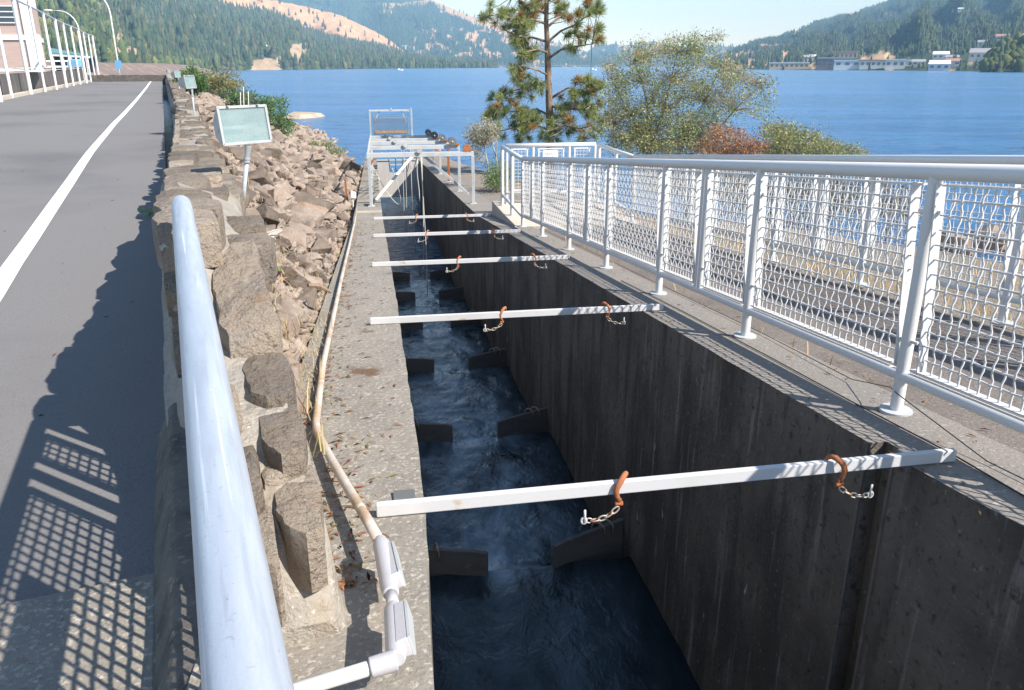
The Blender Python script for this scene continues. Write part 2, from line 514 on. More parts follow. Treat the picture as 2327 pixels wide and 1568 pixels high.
# ---- left bank (riprap slope) : from the stone wall down to the ladder wall, then to the shore
SH = [(30, SL(31, -0.47, -4.3)), (36, SL(36, -0.6, -5.5)), (52, (-10.2, 51.5, -5.5)), (66, (-14.5, 66, -5.5)), (92, (-24.5, 91, -5.5)), (120, (-41, 117, -5.5)), (160, (-70, 150, -5.5)), (230, (-120, 215, -5.5))]

def bank_right(u):
    if u <= 30:
        s = u * 0.975 + 0.6
        return Vector(SL(s, -0.455, ztop(s) - 0.13))
    for (a, p), (b, q) in zip(SH, SH[1:]):
        if u <= b:
            k = (u - a) / (b - a)
            return Vector(p).lerp(Vector(q), k)
    return Vector(SH[-1][1])

def bank_pt(u, t):
    L_ = Vector(UV(u, 0.15 if u < 6 else 0.2, -1.2 if u < 60 else -1.12 - (u - 60) * 0.012))
    R_ = bank_right(u)
    p = L_.lerp(R_, t)
    wd = (R_ - L_).length
    p.z += mnoise.noise(Vector((p.x * 0.7, p.y * 0.7, 1.7))) * min(0.10, wd * 0.03) * math.sin(math.pi * min(max(t, 0), 1)) * 2
    return p
us = list(np.concatenate([np.arange(2.7, 12, 0.35), np.arange(12, 36, 0.8), np.arange(36, 100, 2.5), np.arange(100, 232, 8)]))
mb = MB()
mb.strip([[bank_pt(u, t) for t in np.linspace(0, 1, 15)] for u in us])
structure(obj("riverbank_ground", mb, M['soil'], smooth=True))

# land beyond the end of the road, up to the foot of the hills
mb = MB()
mb.strip([[(-420, 60, -1.9), (-150, 70, -1.9), UV(60, -6.9, -1.9), UV(60, -6.8, -1.9)],
          [(-420, 78, -1.9), (-150, 84, -1.8), UV(87, -4, -1.8), UV(87, 0.2, -1.6)],
          [(-420, 130, -1.9), (-170, 130, -1.8), (-75, 122, -1.9), (-52, 119, -2.4)],
          [(-500, 250, -1.9), (-250, 240, -1.5), (-145, 225, -2.2), (-122, 216, -4.8)],
          [(-700, 560, -1.5), (-400, 560, -1.5), (-255, 560, -2.5), (-222, 560, -5.6)],
          [(-900, 1000, -1.5), (-600, 1000, -1.5), (-400, 1000, -2.5), (-352, 1000, -5.6)]])
structure(obj("field_ground", mb, M['soil']))

# ---- ladder channel walls
def wall_strip(ss, lin, lout, side, zbot):
    """concrete wall: ss breakpoints, lin = inner edge function, lout = outer"""
    top, inn, out = [], [], []
    for s in ss:
        z = ztop(s)
        top.append([SL(s, lin(s), z), SL(s, lout(s), z)])
        inn.append([SL(s, lin(s), z), SL(s, lin(s), zbot)])
        out.append([SL(s, lout(s), z), SL(s, lout(s), zbot)])
    return top, inn, out

def l_left(s):
    return float(np.interp(s, [-2, 1.2, 2.25, 6, 14.2, 28, 36], [0.0, 0.05, 0.095, 0.095, 0.05, 0.0, -0.02]))

def l_right(s):
    return float(np.interp(s, [-2, 1.5, 2.3, 14.2, 28, 36], [2.05, 1.84, 1.79, 1.73, 1.66, 1.66]))

def jag(s, k):
    return mnoise.noise(Vector((s * 9, k, 0.3))) * 0.006 + mnoise.noise(Vector((s * 2.3, k, 5))) * 0.006
ssl = list(np.arange(-2, 14.2, 0.15)) + list(np.arange(14.2, 36.2, 0.6))
lad = thing("concrete_channel_wall", "weathered concrete channel wall with a conduit along its top, beside the riprap", "wall", SL(2, -0.2, -1.3))
top, inn, out = wall_strip(ssl, lambda s: l_left(s) + jag(s, 0), lambda s: -0.46, -1, -6.0)
mb = MB()
mb.strip(top)
obj("wall_top", mb, M['conc'], lad)
mb = MB()
mb.strip(inn)
mb.strip(out)
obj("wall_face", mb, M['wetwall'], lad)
# tread bars on the far part of the left wall
mb = MB()
for s in np.arange(16.2, 31, 1.28):
    z = ztop(s)
    mb.bar(SL(s, -0.45, z + 0.02), SL(s, 0.02, z + 0.02), 0.05, 0.045)
obj("tread_bar", mb, M['conc'], lad)
mb = MB()
mb.bar(SL(15.1, -0.46, ztop(15.1) + 0.012), SL(15.1, 0.045, ztop(15.1) + 0.012), 0.03, 0.03)
obj("joint_strip", mb, M['conc_pale'], lad)

radt = thing("concrete_channel_wall", "dark streaked concrete channel wall below the white mesh fence", "wall", SL(2, 1.9, -1.3))
G0, G1 = 2.33, 2.47                       # stop-log slot in the wall

def top_r(ss):
    t, i, o = wall_strip(ss, lambda s: l_right(s) + jag(s, 7), lambda s: 2.26, 1, -6.0)
    return t, i
mbt, mbf = MB(), MB()
for seg in ([s for s in ssl if s < G0] + [G0], [G1] + [s for s in ssl if s > G1]):
    t, i = top_r(seg)
    mbt.strip(t)
    mbf.strip(i)
zt0, zt1 = ztop(G0), ztop(G1)
a0, a1 = l_right(G0), l_right(G1)
dp = 0.07
mbf.add([SL(G0, a0, zt0), SL(G0, a0 + dp, zt0), SL(G0, a0 + dp, -6), SL(G0, a0, -6)], [(0, 1, 2, 3)])
mbf.add([SL(G1, a1, zt1), SL(G1, a1 + dp, zt1), SL(G1, a1 + dp, -6), SL(G1, a1, -6)], [(0, 1, 2, 3)])
mbf.add([SL(G0, a0 + dp, zt0), SL(G1, a1 + dp, zt1), SL(G1, a1 + dp, -6), SL(G0, a0 + dp, -6)], [(0, 1, 2, 3)])
mbt.add([SL(G0, a0 + dp, zt0), SL(G1, a1 + dp, zt1), SL(G1, 2.26, zt1), SL(G0, 2.26, zt0)], [(0, 1, 2, 3)])
obj("wall_top", mbt, M['conc_walk'], radt)
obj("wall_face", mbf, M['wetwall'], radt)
mb = MB()                                  # steel edge strips of the slot
for s in (G0 - 0.008, G1 + 0.008):
    mb.bar(SL(s, l_right(s) - 0.003, ztop(s) - 0.02), SL(s, l_right(s) - 0.003, -3.7), 0.012, 0.006, up=(H1, -H0, 0))
obj("slot_edge", mb, M['plate_wood'], radt)
# channel floor
mb = MB()
mb.add([SL(-2, -0.2, -5.9), SL(-2, 2.3, -5.9), SL(36, 2.3, -5.9), SL(36, -0.2, -5.9)], [(0, 1, 2, 3)])
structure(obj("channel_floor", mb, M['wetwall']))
# end closure behind the camera
# ---- walkway
mb = MB()
rows = []
for s in list(np.arange(-2.5, 11.9, 0.6)):
    rows.append([SL(s, l, ztop(s) - 0.004) for l in (2.255, 2.7, 3.2, 3.72)])
mb.strip(rows)
structure(obj("walkway", mb, mat("brown_walkway", (0.19, 0.165, 0.148), 0.95, layers=[(1.6, (0.14, 0.12, 0.108), 0.45, 0.7), (45, (0.30, 0.27, 0.235), 0.58, 0.68), (70, (0.09, 0.08, 0.073), 0.56, 0.68)], bump=[(60, 0.006)], spec=0.15)))
# ---- right bank
mb = MB()
rows = []
for s in list(np.arange(-4, 14, 0.7)) + list(np.arange(14, 40, 1.2)):
    z0 = ztop(max(min(s, 40), -4)) - 0.03
    l0 = 3.72 if s < 11.8 else 2.25
    sh = np.interp(s, [-4, 10, 18, 24, 30, 36, 40], [16, 13, 10.5, 8.2, 6.0, 4.5, 4.0])
    row = []
    for k in np.linspace(0, 1, 14):
        l = l0 + (sh - l0) * k
        z = z0 + (-5.6 - z0) * max(0, (k - 0.25) / 0.75) ** 1.15
        p = Vector(SL(s, l, z))
        p.z += mnoise.noise(Vector((p.x * 0.8, p.y * 0.8, 0))) * 0.10 * min(1, k * 4)
        row.append(p)
    rows.append(row)
mb.strip(rows)
structure(obj("grassy_bank", mb, M['gravel'], smooth=True))

# ---- channel water (stepping pools running down to the river)
WS = [5.05 + 2.87 * k for k in range(6)]
PL = [-3.6 - 0.29 * k for k in range(6)] + [RIVER + 0.012]

def zwat(s, l):
    k = 0
    while k < 6 and s > WS[k] + 0.02:
        k += 1
    z = PL[k]
    n = mnoise.noise(Vector((s * 3.1, l * 4.0, 2))) * 0.012 + mnoise.noise(Vector((s * 8, l * 9, 5))) * 0.006
    if k > 0:
        ds = s - WS[k - 1]
        gap = max(0.0, 1 - (abs(l - 0.91) / 0.32) ** 4)
        z += (PL[k - 1] - PL[k] - 0.03) * gap * math.exp(-(ds / 0.28) ** 2)
        n *= 1 + 2.2 * math.exp(-ds / 0.9)
    if k < 6:
        du = WS[k] - s
        z -= 0.02 * max(0, 1 - (abs(l - 0.91) / 0.3) ** 2) * math.exp(-(du / 0.15) ** 2)
    return z + n
mb = MB()
ls_ = np.linspace(-0.02, 1.86, 40)
for lo, hi, ws in [(-2.0, WS[0], 0.07)] + [(WS[k] + 0.021, WS[k + 1], 0.045) for k in range(5)]:
    ss = np.arange(lo, hi, ws)
    k_ = next((k for k in range(6) if abs(WS[k] - hi) < 1e-6), None)
    rows_ = [[SL(s, l, zwat(s, l)) for l in ls_] for s in ss]
    if k_ is not None:
        rows_.append([SL(hi + 0.02, l, zwat(hi + 0.019, l)) for l in ls_])
    mb.strip(rows_)
cw = structure(obj("channel_water", mb, M['chan'], smooth=True))
fo = cw.data.attributes.new("foam", 'FLOAT', 'POINT')
fv = []
for p in mb.v:
    s = p[0] * H0 + p[1] * H1
    l = p[0] * H1 - p[1] * H0
    k = 0
    while k < 6 and s > WS[k] + 0.02:
        k += 1
    side = max(0.0, min(1.0, (1.8 - l) / 0.55)) * max(0.25, min(1.0, l / 0.5))
    if k == 0:
        f = 0.22 * side
    elif k < 6:
        ds = s - WS[k - 1]
        f = (0.55 + 0.9 * math.exp(-ds / 0.7)) * side
    else:
        f = 0.35 * max(0.0, 1 - (s - WS[5]) / 2) * side
    gp = max(0.0, 1 - (abs(l - 0.91) / 0.34) ** 4)
    if 0 < k < 6:
        f += 0.9 * gp * math.exp(-(s - WS[k - 1]) / 0.45)
    if k < 6:
        f += 0.7 * gp * math.exp(-((WS[k] - s) / 0.14) ** 2)
    fv.append(f)
fo.data.foreach_set("value", fv)

mb = MB()
mb.strip([[SL(s, l, zwat(s, l)) for l in ls_] for s in np.arange(WS[5] + 0.021, 37, 0.12)])
structure(obj("outlet_water", mb, M['outlet'], smooth=True))

# =================================================================== THINGS NEAR THE CAMERA
# ---- weir plates
for k, s in enumerate(WS):
    zt = -3.4 - 0.29 * k
    which = ["nearest", "second", "third", "fourth", "fifth", "farthest"][k]
    for side in ('left', 'right'):
        if side == 'left':
            a, b = SL(s + 0.11, l_left(s) - 0.01, 0), SL(s - 0.03, 0.655, 0)
        else:
            a, b = SL(s - 0.02, 1.16, 0), SL(s + 0.25, l_right(s) + 0.01, 0)
        root = thing("weir_plate", "dark weir plate across the channel, %s from the viewer, on the %s side" % (which, side), "weir plate", (a[0], a[1], zt), "weir plates across the channel")
        mb = MB()
        A, B = Vector((a[0], a[1], 0)), Vector((b[0], b[1], 0))
        d = (B - A).normalized()
        nrm = Vector((-d.y, d.x, 0)) * 0.018
        n = 6
        for i in range(n):
            p, q = A.lerp(B, i / n), A.lerp(B, (i + 1) / n)
            e = 0.012 if (i == n - 1 and side == 'left') or (i == 0 and side == 'right') else 0
            t0 = zt - (e if (i == 0 and side == 'right') else 0)
            t1 = zt - (e if (i == n - 1 and side == 'left') else 0)
            b4 = [p - nrm, q - nrm, q + nrm, p + nrm]
            mb.box8([Vector((v.x, v.y, -5.85)) for v in b4], [Vector((b4[0].x, b4[0].y, t0)), Vector((b4[1].x, b4[1].y, t1)), Vector((b4[2].x, b4[2].y, t1)), Vector((b4[3].x, b4[3].y, t0))])
        obj("plate", mb, M['plate_wood'], root)
        if k < 4:
            for f in ((0.35,) if side == 'left' else (0.62, 0.74)):
                mb = MB()
                c = A.lerp(B, f)
                pts = []
                for i in range(9):
                    th = math.pi * i / 8
                    pts.append(Vector((c.x, c.y, zt)) + nrm.normalized() * (0.05 * math.cos(th)) + Vector((0, 0, 0.045 * math.sin(th) - 0.0)) + d * (0.05 * (i / 8 - 0.5)))
                pts = [pts[0] + Vector((0, 0, -0.05))] + pts + [pts[-1] + Vector((0, 0, -0.07))]
                mb.tube(pts, 0.008, 6)
                obj("clamp", mb, M['chain'], root, smooth=True)

# ---- the five white beams and their hooks
BS = [2.22, 5.12, 7.92, 10.83, 13.83]
names5 = ["nearest", "second nearest", "middle", "second farthest", "farthest"]
for k, s in enumerate(BS):
    z = ztop(s) + 0.028
    a, b = SL(s - 0.02, -0.06 if k == 0 else -0.1, z), SL(s + 0.02 if k == 0 else s - 0.02, 1.96 if k == 0 else 1.92, z)
    root = thing("cross_beam", "white rust-flecked beam across the channel, the %s of five" % names5[k], "beam", a, "white beams across the channel")
    mb = MB()
    mb.bar(a, b, 0.024, 0.044)
    obj("beam_tube", mb, M['beam_paint'], root, bevel=0.003)
    mb = MB()
    for l in (0.03, 1.86):
        mb.box(SL(s + 0.10, l, ztop(s + 0.1) + 0.003), (0.07, 0.09, 0.008), (H1, -H0, 0), (H0, H1, 0))
    obj("seat_bracket", mb, M['disc'], root)

# prototype hook + chain, hung over a beam at local origin (beam axis along local x, beam centre at origin)
def hook_parts(root, flip):
    mb = MB()
    pts = []
    # strap coming up the near face, arcing over the top and down behind
    ctrl = [(0.0, -0.040, -0.055), (-0.012, -0.042, -0.025), (-0.016, -0.044, 0.0), (-0.006, -0.044, 0.026), (0.008, -0.036, 0.044), (0.022, -0.018, 0.055), (0.034, 0.004, 0.054), (0.040, 0.026, 0.040), (0.041, 0.040, 0.018), (0.038, 0.044, -0.005)]
    rad = [0.010, 0.0115, 0.013, 0.0135, 0.0135, 0.013, 0.012, 0.0105, 0.008, 0.004]
    mb.tube([Vector(c) for c in ctrl], rad, 10)
    obj("hook", mb, M['rust_orange'], root, smooth=True)
    mb = MB()
    mb.cyl((-0.016, -0.04, -0.066), (0.016, -0.04, -0.066), 0.011, 10)
    mb.box((0.0, -0.04, -0.058), (0.02, 0.016, 0.03))
    obj("clevis", mb, M['rust'], root, smooth='auto')
    mb = MB()
    path = [(-0.004, -0.045, -0.083), (-0.030, -0.05, -0.103), (-0.058, -0.052, -0.119), (-0.088, -0.053, -0.128), (-0.118, -0.054, -0.130), (-0.143, -0.054, -0.126)]
    for i, (p, q) in enumerate(zip(path, path[1:])):
        p, q = Vector(p), Vector(q)
        d = (q - p).normalized()
        up = Vector((0, 1, 0)) if i % 2 else d.cross(Vector((0, 1, 0)))
        c = (p + q) / 2
        hl = (q - p).length / 2 + 0.004
        ring = []
        for j in range(14):
            th = 2 * math.pi * j / 14
            ring.append(c + d * (hl * math.cos(th)) + up * (0.0105 * math.sin(th)))
        mb.tube(ring, 0.0038, 6, closed=True)
    obj("chain", mb, M['chain'], root, smooth=True)
    mb = MB()
    ring = [Vector((-0.152 + 0.011 * math.cos(t), -0.054, -0.126 + 0.014 * math.sin(t))) for t in np.linspace(0, 2 * math.pi, 14, endpoint=False)]
    mb.tube(ring, 0.005, 6, closed=True)
    mb.tube([(-0.150, -0.058, -0.134), (-0.149, -0.058, -0.10), (-0.150, -0.058, -0.074)], 0.0052, 8)
    obj("eye_bolt", mb, M['beam_paint'], root, smooth=True)

hook_l = {0: (0.72, 1.50), 1: (0.78, 1.52), 2: (0.76, 1.55), 3: (0.62, 1.55), 4: (0.62, 1.50)}
proto = None
for k, s in enumerate(BS):
    for j, l in enumerate(hook_l[k]):
        z = ztop(s) + 0.028
        loc = SL(s, l, z)
        side = "left" if j == 0 else "right"
        lab = "orange rusty hook with a short chain on the %s beam, the %s hook" % (names5[k], side)
        if proto is None:
            proto = thing("chain_hook", lab, "hook", (0, 0, 0), "chain hooks hung over the beams")
            hook_parts(proto, 1)
            r = proto
        else:
            r = proto.copy()
            COL.objects.link(r)
            for ch in list(proto.children):
                c = ch.copy()
                COL.objects.link(c)
                c.parent = r
            r["label"] = lab
        r.location = loc
        yaw = math.atan2(-H0, H1)
        r.scale = (-0.78, 0.62, 0.78) if j == 1 else (0.78, 0.62, 0.78)
        r.rotation_euler = (0, 0, yaw)

# ---- conduit on the left wall
root = thing("conduit_pipe", "old painted conduit pipe running along the concrete wall to two silver fittings", "pipe", SL(1.9, -0.1, ztop(2)))
cp = [(26, -0.50), (21, -0.47), (16.3, -0.43), (13, -0.40), (10, -0.385), (7, -0.365), (5, -0.345), (4, -0.335), (3.1, -0.305), (2.98, -0.295), (2.88, -0.275), (2.6, -0.215), (2.3, -0.145), (2.05, -0.085), (1.87, -0.045)]
P3 = []
for s, l in cp:
    lift = 0.03 + (0.05 * max(0, (2.9 - s)) if s < 2.9 else 0) + (0.02 if s > 12 else 0)
    P3.append(Vector(SL(s, l, ztop(s) + lift)))
mb = MB()
mb.tube(P3[2:], 0.016, 10)
obj("pipe", mb, M['conduit'], root, smooth=True)
e = P3[-1]
d = (P3[-1] - P3[-2]).normalized()
def flat_body(mb, p, q, r0, r1, seg=14):
    p, q = Vector(p), Vector(q)
    n = 9
    pts = [p.lerp(q, i / n) for i in range(n + 1)]
    rr = [r0 * (0.62 if i == 0 else 0.85 if i == n else 1.0) for i in range(n + 1)]
    mb.tube(pts, rr, seg)
f1a, f1b = e + Vector((0, 0, 0.004)), Vector(SL(1.60, -0.022, ztop(1.6) + 0.09))
mb = MB()
flat_body(mb, f1a + Vector((0, 0, 0.012)), f1b, 0.0225, 0.02)
dd = (f1b - f1a).normalized()
sd_ = Vector((0.9, 0.1, 0.25)).normalized()
mb.box((f1a + f1b) / 2 + sd_ * 0.018, (0.17, 0.042, 0.026), dd, sd_.cross(dd))
body = obj("fitting", mb, M['fitting'], root, smooth='auto', bevel=0.003)
mb = MB()
mb.box((f1a + f1b) / 2 + sd_ * 0.034, (0.16, 0.046, 0.006), dd, sd_.cross(dd))
obj("cover_plate", mb, M['grey_steel'], body)
f2a = f1b + dd * 0.05
f2b = Vector(SL(1.34, -0.015, ztop(1.34) + 0.095))
mb = MB()
mb.tube([f1b, f2a + dd * 0.01], 0.0145, 12)
obj("nipple", mb, M['fitting'], root, smooth=True)
mb = MB()
flat_body(mb, f2a, f2b, 0.022, 0.022)
mb.box((f2a + f2b) / 2 + sd_ * 0.018, (0.15, 0.044, 0.026), (f2b - f2a), sd_.cross(f2b - f2a))
side_d = Vector((-0.93, -0.28, -0.12)).normalized()
mb.tube([f2b, f2b + side_d * 0.055], [0.022, 0.021], 14)
b2 = obj("fitting", mb, M['fitting'], root, smooth='auto', bevel=0.003)
mb = MB()
mb.box((f2a + f2b) / 2 + sd_ * 0.034, (0.145, 0.046, 0.006), (f2b - f2a), sd_.cross(f2b - f2a))
obj("cover_plate", mb, M['grey_steel'], b2)
mb = MB()
mb.tube([f2b + side_d * 0.05, f2b + side_d * 0.25, f2b + side_d * 0.6], 0.0155, 12)
obj("branch_pipe", mb, M['grey_steel'], root, smooth=True)

# ---- concrete apron below the camera, between wall and ladder
mb = MB()
z0 = -1.335
rows = []
for k, s_ in enumerate(np.linspace(-1.2, 2.75, 24)):
    u_ = s_ * 0.99 + 0.02
    zl = ztop(s_) + 0.004
    row = []
    for q in np.linspace(0, 1, 17):
        zh = float(np.interp(u_, [-1.2, 1.2, 1.7, 2.4], [-1.13, -1.08, -1.05, -1.12]))
        p = Vector(UV(u_, 0.03, 0)).lerp(Vector(SL(s_, -0.43, 0)), q)
        p.z = zl + (zh - zl) * (1 - q) ** 2.2
        p.z += 0.012 * mnoise.noise(Vector((p.x * 3, p.y * 3, 1)))
        row.append(p)
    row.append(Vector(SL(s_, -0.40, zl - 0.1)))
    rows.append(row)
mb.strip(rows)
tag(obj("concrete_apron", mb, M['apron'], smooth=True), "sandy concrete apron at the foot of the stone wall under the pipe rail", "concrete slab")

# ---- mortared stone parapet along the road
wall = thing("stone_wall", "low mortared basalt wall along the road edge with big capping stones", "wall", UV(2, 0, -1.45))

def wall_h(u, q=0.5):                     # crest height; q = 0 on the road side, 1 on the river side
    hi = float(np.interp(u, [1.4, 1.68, 1.81, 2.0, 2.32, 2.5, 2.65, 2.8, 2.95, 3.9, 4.67, 5.98, 7.28, 10, 14, 22, 40, 88], [-1.06, -1.02, -0.997, -0.912, -0.870, -0.84, -0.785, -0.70, -0.58, -0.55, -0.60, -0.71, -0.85, -0.98, -1.03, -0.95, -0.86, -0.80]))
    ho = float(np.interp(u, [1.4, 1.68, 1.81, 2.0, 2.32, 2.5, 2.8, 3.2, 4.7, 6, 7.3, 10, 14, 22, 40, 88], [-1.06, -1.02, -0.997, -0.912, -0.870, -0.845, -0.79, -0.72, -0.71, -0.80, -0.90, -1.02, -1.06, -1.0, -0.92, -0.85]))
    k = 0.008 if u < 2.7 else 0.03
    return hi + (ho - hi) * q + k * (mnoise.noise(Vector((u * 1.9, q * 2, 0))) + mnoise.noise(Vector((u * 5.1, q * 3, 7))))

def wall_in(u):
    return float(np.interp(u, [1.5, 2.75, 3.0, 5, 9, 14, 22, 40, 88], [0.02, 0.02, -0.04, -0.055, -0.03, 0.10, 0.22, 0.22, 0.2]))

def wall_out(u):
    return float(np.interp(u, [1.5, 2.8, 4, 9, 14, 22, 88], [0.225, 0.235, 0.285, 0.42, 0.55, 0.66, 0.65]))
mb = MB()
rows = []
uu = [1.59, 1.62, 1.65, 1.68, 1.72] + list(np.arange(1.76, 14, 0.12)) + list(np.arange(14, 88.5, 0.5))
for u in uu:
    dn_ = float(np.interp(u, [1.59, 1.70], [0.19, 0.0]))
    vi = wall_in(u) + 0.03 * mnoise.noise(Vector((u * 2.2, 1, 4))) * (0.3 if u < 3 else 1)
    vo = wall_out(u) + 0.04 * mnoise.noise(Vector((u * 1.7, 5, 4))) * (0.3 if u < 3 else 1)
    hl_ = 0.045 * mnoise.noise(Vector((u * 4.1, 9, 1)))
    vb = min(vi - 0.10, float(np.interp(u, [1.5, 9, 14, 22, 88], [-0.05, -0.2, 0.0, 0.1, 0.1]))) - 0.02
    row = [UV(u, vb - 0.02, -1.6), UV(u, vb, -1.30 + hl_), UV(u, vb + 0.05, -1.26 + hl_), UV(u, vi - 0.02, -1.15), UV(u, vi, wall_h(u, 0) - 0.045 - dn_)]
    for q in (0.12, 0.35, 0.6, 0.85):
        row.append(UV(u, vi + (vo - vi) * q, wall_h(u, q) - dn_))
    row += [UV(u, vo, wall_h(u, 1) - 0.05 - dn_), UV(u, vo + 0.025, -1.3), UV(u, vo + 0.05, -1.7)]
    rows.append(row)
mb.strip(rows)
mb.add(rows[0], [tuple(range(12))])
# the return across the road end, in a darker stone colour
main_mb = mb
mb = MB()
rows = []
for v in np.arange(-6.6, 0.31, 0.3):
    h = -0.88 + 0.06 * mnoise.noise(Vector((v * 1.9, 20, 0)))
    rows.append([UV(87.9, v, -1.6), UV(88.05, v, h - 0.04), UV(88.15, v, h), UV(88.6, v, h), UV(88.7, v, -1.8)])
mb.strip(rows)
obj("end_wall", mb, mat("dark_end_stone", (0.075, 0.068, 0.058), 0.95, layers=[(2.5, (0.12, 0.105, 0.085), 0.5, 0.65), (9, (0.04, 0.037, 0.033), 0.5, 0.65)], bump=(4, 0.08)), wall, smooth='auto')
mb = main_mb
obj("mortar_body", mb, M['mortar'], wall, smooth='auto')
# kerb under the pipe rail, in a dark concrete colour
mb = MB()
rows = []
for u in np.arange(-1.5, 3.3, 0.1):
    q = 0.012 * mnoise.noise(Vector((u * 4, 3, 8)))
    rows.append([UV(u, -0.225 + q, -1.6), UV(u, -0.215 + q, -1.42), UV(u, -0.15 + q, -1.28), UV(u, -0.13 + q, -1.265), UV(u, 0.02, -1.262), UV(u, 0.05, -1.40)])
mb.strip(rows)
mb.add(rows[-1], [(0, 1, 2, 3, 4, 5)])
obj("kerb", mb, mat("dark_kerb_concrete", (0.15, 0.135, 0.12), 0.95, layers=[(7, (0.09, 0.083, 0.076), 0.45, 0.65), (40, (0.24, 0.22, 0.19), 0.58, 0.7)], bump=[(40, 0.006)], spec=0.15), wall, smooth='auto')

def stone_mesh(outline, zb, zt, seedk, dome=0.02):
    """irregular stone from a plan outline"""
    c = sum((Vector(p) for p in outline), Vector((0, 0, 0))) / len(outline)
    pts = []
    n = len(outline)
    for i in range(n):                    # densify the outline
        a, b = Vector(outline[i]), Vector(outline[(i + 1) % n])
        for t in (0, 0.34, 0.67):
            q = a.lerp(b, t)
            jj = 0.012
            q += Vector((mnoise.noise(q * 17 + Vector((seedk, 0, 0))) * jj, mnoise.noise(q * 17 + Vector((0, seedk, 3))) * jj, 0))
            pts.append(q)
    m = len(pts)
    rings = [(1.0, zb), (1.02, zb + (zt - zb) * 0.5), (1.005, zt - 0.014), (0.972, zt - 0.001), (0.7, zt + dome * 0.6), (0.35, zt + dome)]
    vs, fs = [], []
    for sc_, z in rings:
        for q in pts:
            p = c + (q - c) * sc_
            zz = z + (mnoise.noise(Vector((p.x * 7, p.y * 7, seedk))) * 0.009 + mnoise.noise(Vector((p.x * 26, p.y * 26, seedk))) * 0.007 if z > zb + 0.01 else 0)
            vs.append((p.x, p.y, zz))
    for r in range(len(rings) - 1):
        for i in range(m):
            j = (i + 1) % m
            fs.append((r * m + i, r * m + j, (r + 1) * m + j, (r + 1) * m + i))
    vs.append((c.x, c.y, zt + dome))
    k = len(vs) - 1
    for i in range(m):
        fs.append(((len(rings) - 1) * m + i, (len(rings) - 1) * m + (i + 1) % m, k))
    b = MB()
    b.add(vs, fs)
    return b

def Z1(zx, zy):
    return 318.1 + zx * 0.4708, 596.5 + zy * 0.4708

def on_z(pts, z):
    return [Vector(atz(x, y, z)) * 1.0 for x, y in pts]
near_stones = [
    ([(481, 612), (501, 580), (527, 555), (579, 547), (589, 586), (612, 668), (631, 721), (629, 738), (596, 761), (518, 780), (499, 733), (495, 691), (481, 648)], -0.775, 0.01),
    ([Z1(*p) for p in [(485, 490), (570, 410), (650, 405), (720, 480), (745, 600), (680, 640), (600, 645), (535, 625), (510, 560)]], -0.86, 0.008),
    ([Z1(*p) for p in [(690, 660), (745, 650), (800, 800), (795, 880), (690, 920), (605, 890), (570, 745), (640, 730)]], -0.90, 0.006),
    ([Z1(*p) for p in [(580, 975), (770, 955), (780, 975), (690, 1035), (600, 1060)]], -0.96, 0.01),
    ([Z1(*p) for p in [(640, 1110), (700, 1040), (800, 900), (830, 920), (890, 1180), (885, 1265), (800, 1305), (690, 1270), (650, 1190)]], -0.985, 0.006),
    ([Z1(*p) for p in [(515, 1150), (620, 1110), (670, 1440), (650, 1460), (575, 1440)]], -1.0, 0.006),
    ([Z1(*p) for p in [(380, 555), (460, 570), (487, 620), (480, 800), (455, 850), (400, 800)]], -0.89, 0.02),
    ([Z1(*p) for p in [(440, 900), (540, 880), (575, 930), (585, 1050), (530, 1100), (470, 1060)]], -0.92, 0.02),
]
for i, (pl, z, dm) in enumerate(near_stones):
    if i == 0:                            # the big slab leans against the higher part of the wall
        pts3 = [Vector(atz(x, y, -0.61 - 0.19 * (y - 547) / 233.0)) for x, y in pl]
        A_ = np.array([[p.x, p.y, 1.0] for p in pts3])
        cf, *_r = np.linalg.lstsq(A_, np.array([p.z for p in pts3]), rcond=None)
        b = stone_mesh([Vector((p.x, p.y, 0)) for p in pts3], -0.16, 0.0, 3.1, 0.006)
        b.v = [(x, y, zz + cf[0] * x + cf[1] * y + cf[2]) for x, y, zz in b.v]
    else:
        b = stone_mesh(on_z(pl, z), z - 0.16, z, i * 3.7, dm)
    o = obj("wall_stone", b, M['stone'], wall, smooth='auto')
    if i == 0:
        o["label"] = "largest flat slab speckled with white and yellow lichen"
for k_, (ua, ub, va, vb_, zt) in enumerate([(2.89, 3.16, -0.075, 0.10, -0.50), (3.2, 3.52, -0.08, 0.12, -0.51), (3.55, 3.9, -0.075, 0.10, -0.53), (3.28, 3.6, 0.15, 0.32, -0.685), (3.64, 3.98, 0.14, 0.33, -0.675)]):
    poly = [Vector(UV(uu0 + rng.uniform(-0.025, 0.025), vv0 + rng.uniform(-0.015, 0.015), 0)) for uu0, vv0 in ((ua, va), ((ua + ub) / 2, va - 0.02), (ub, va), (ub + 0.01, (va + vb_) / 2), (ub, vb_), ((ua + ub) / 2, vb_ + 0.02), (ua, vb_), (ua - 0.01, (va + vb_) / 2))]
    obj("wall_stone", stone_mesh(poly, zt - 0.16, zt, 50 + k_, 0.015), M['stone'], wall, smooth='auto')
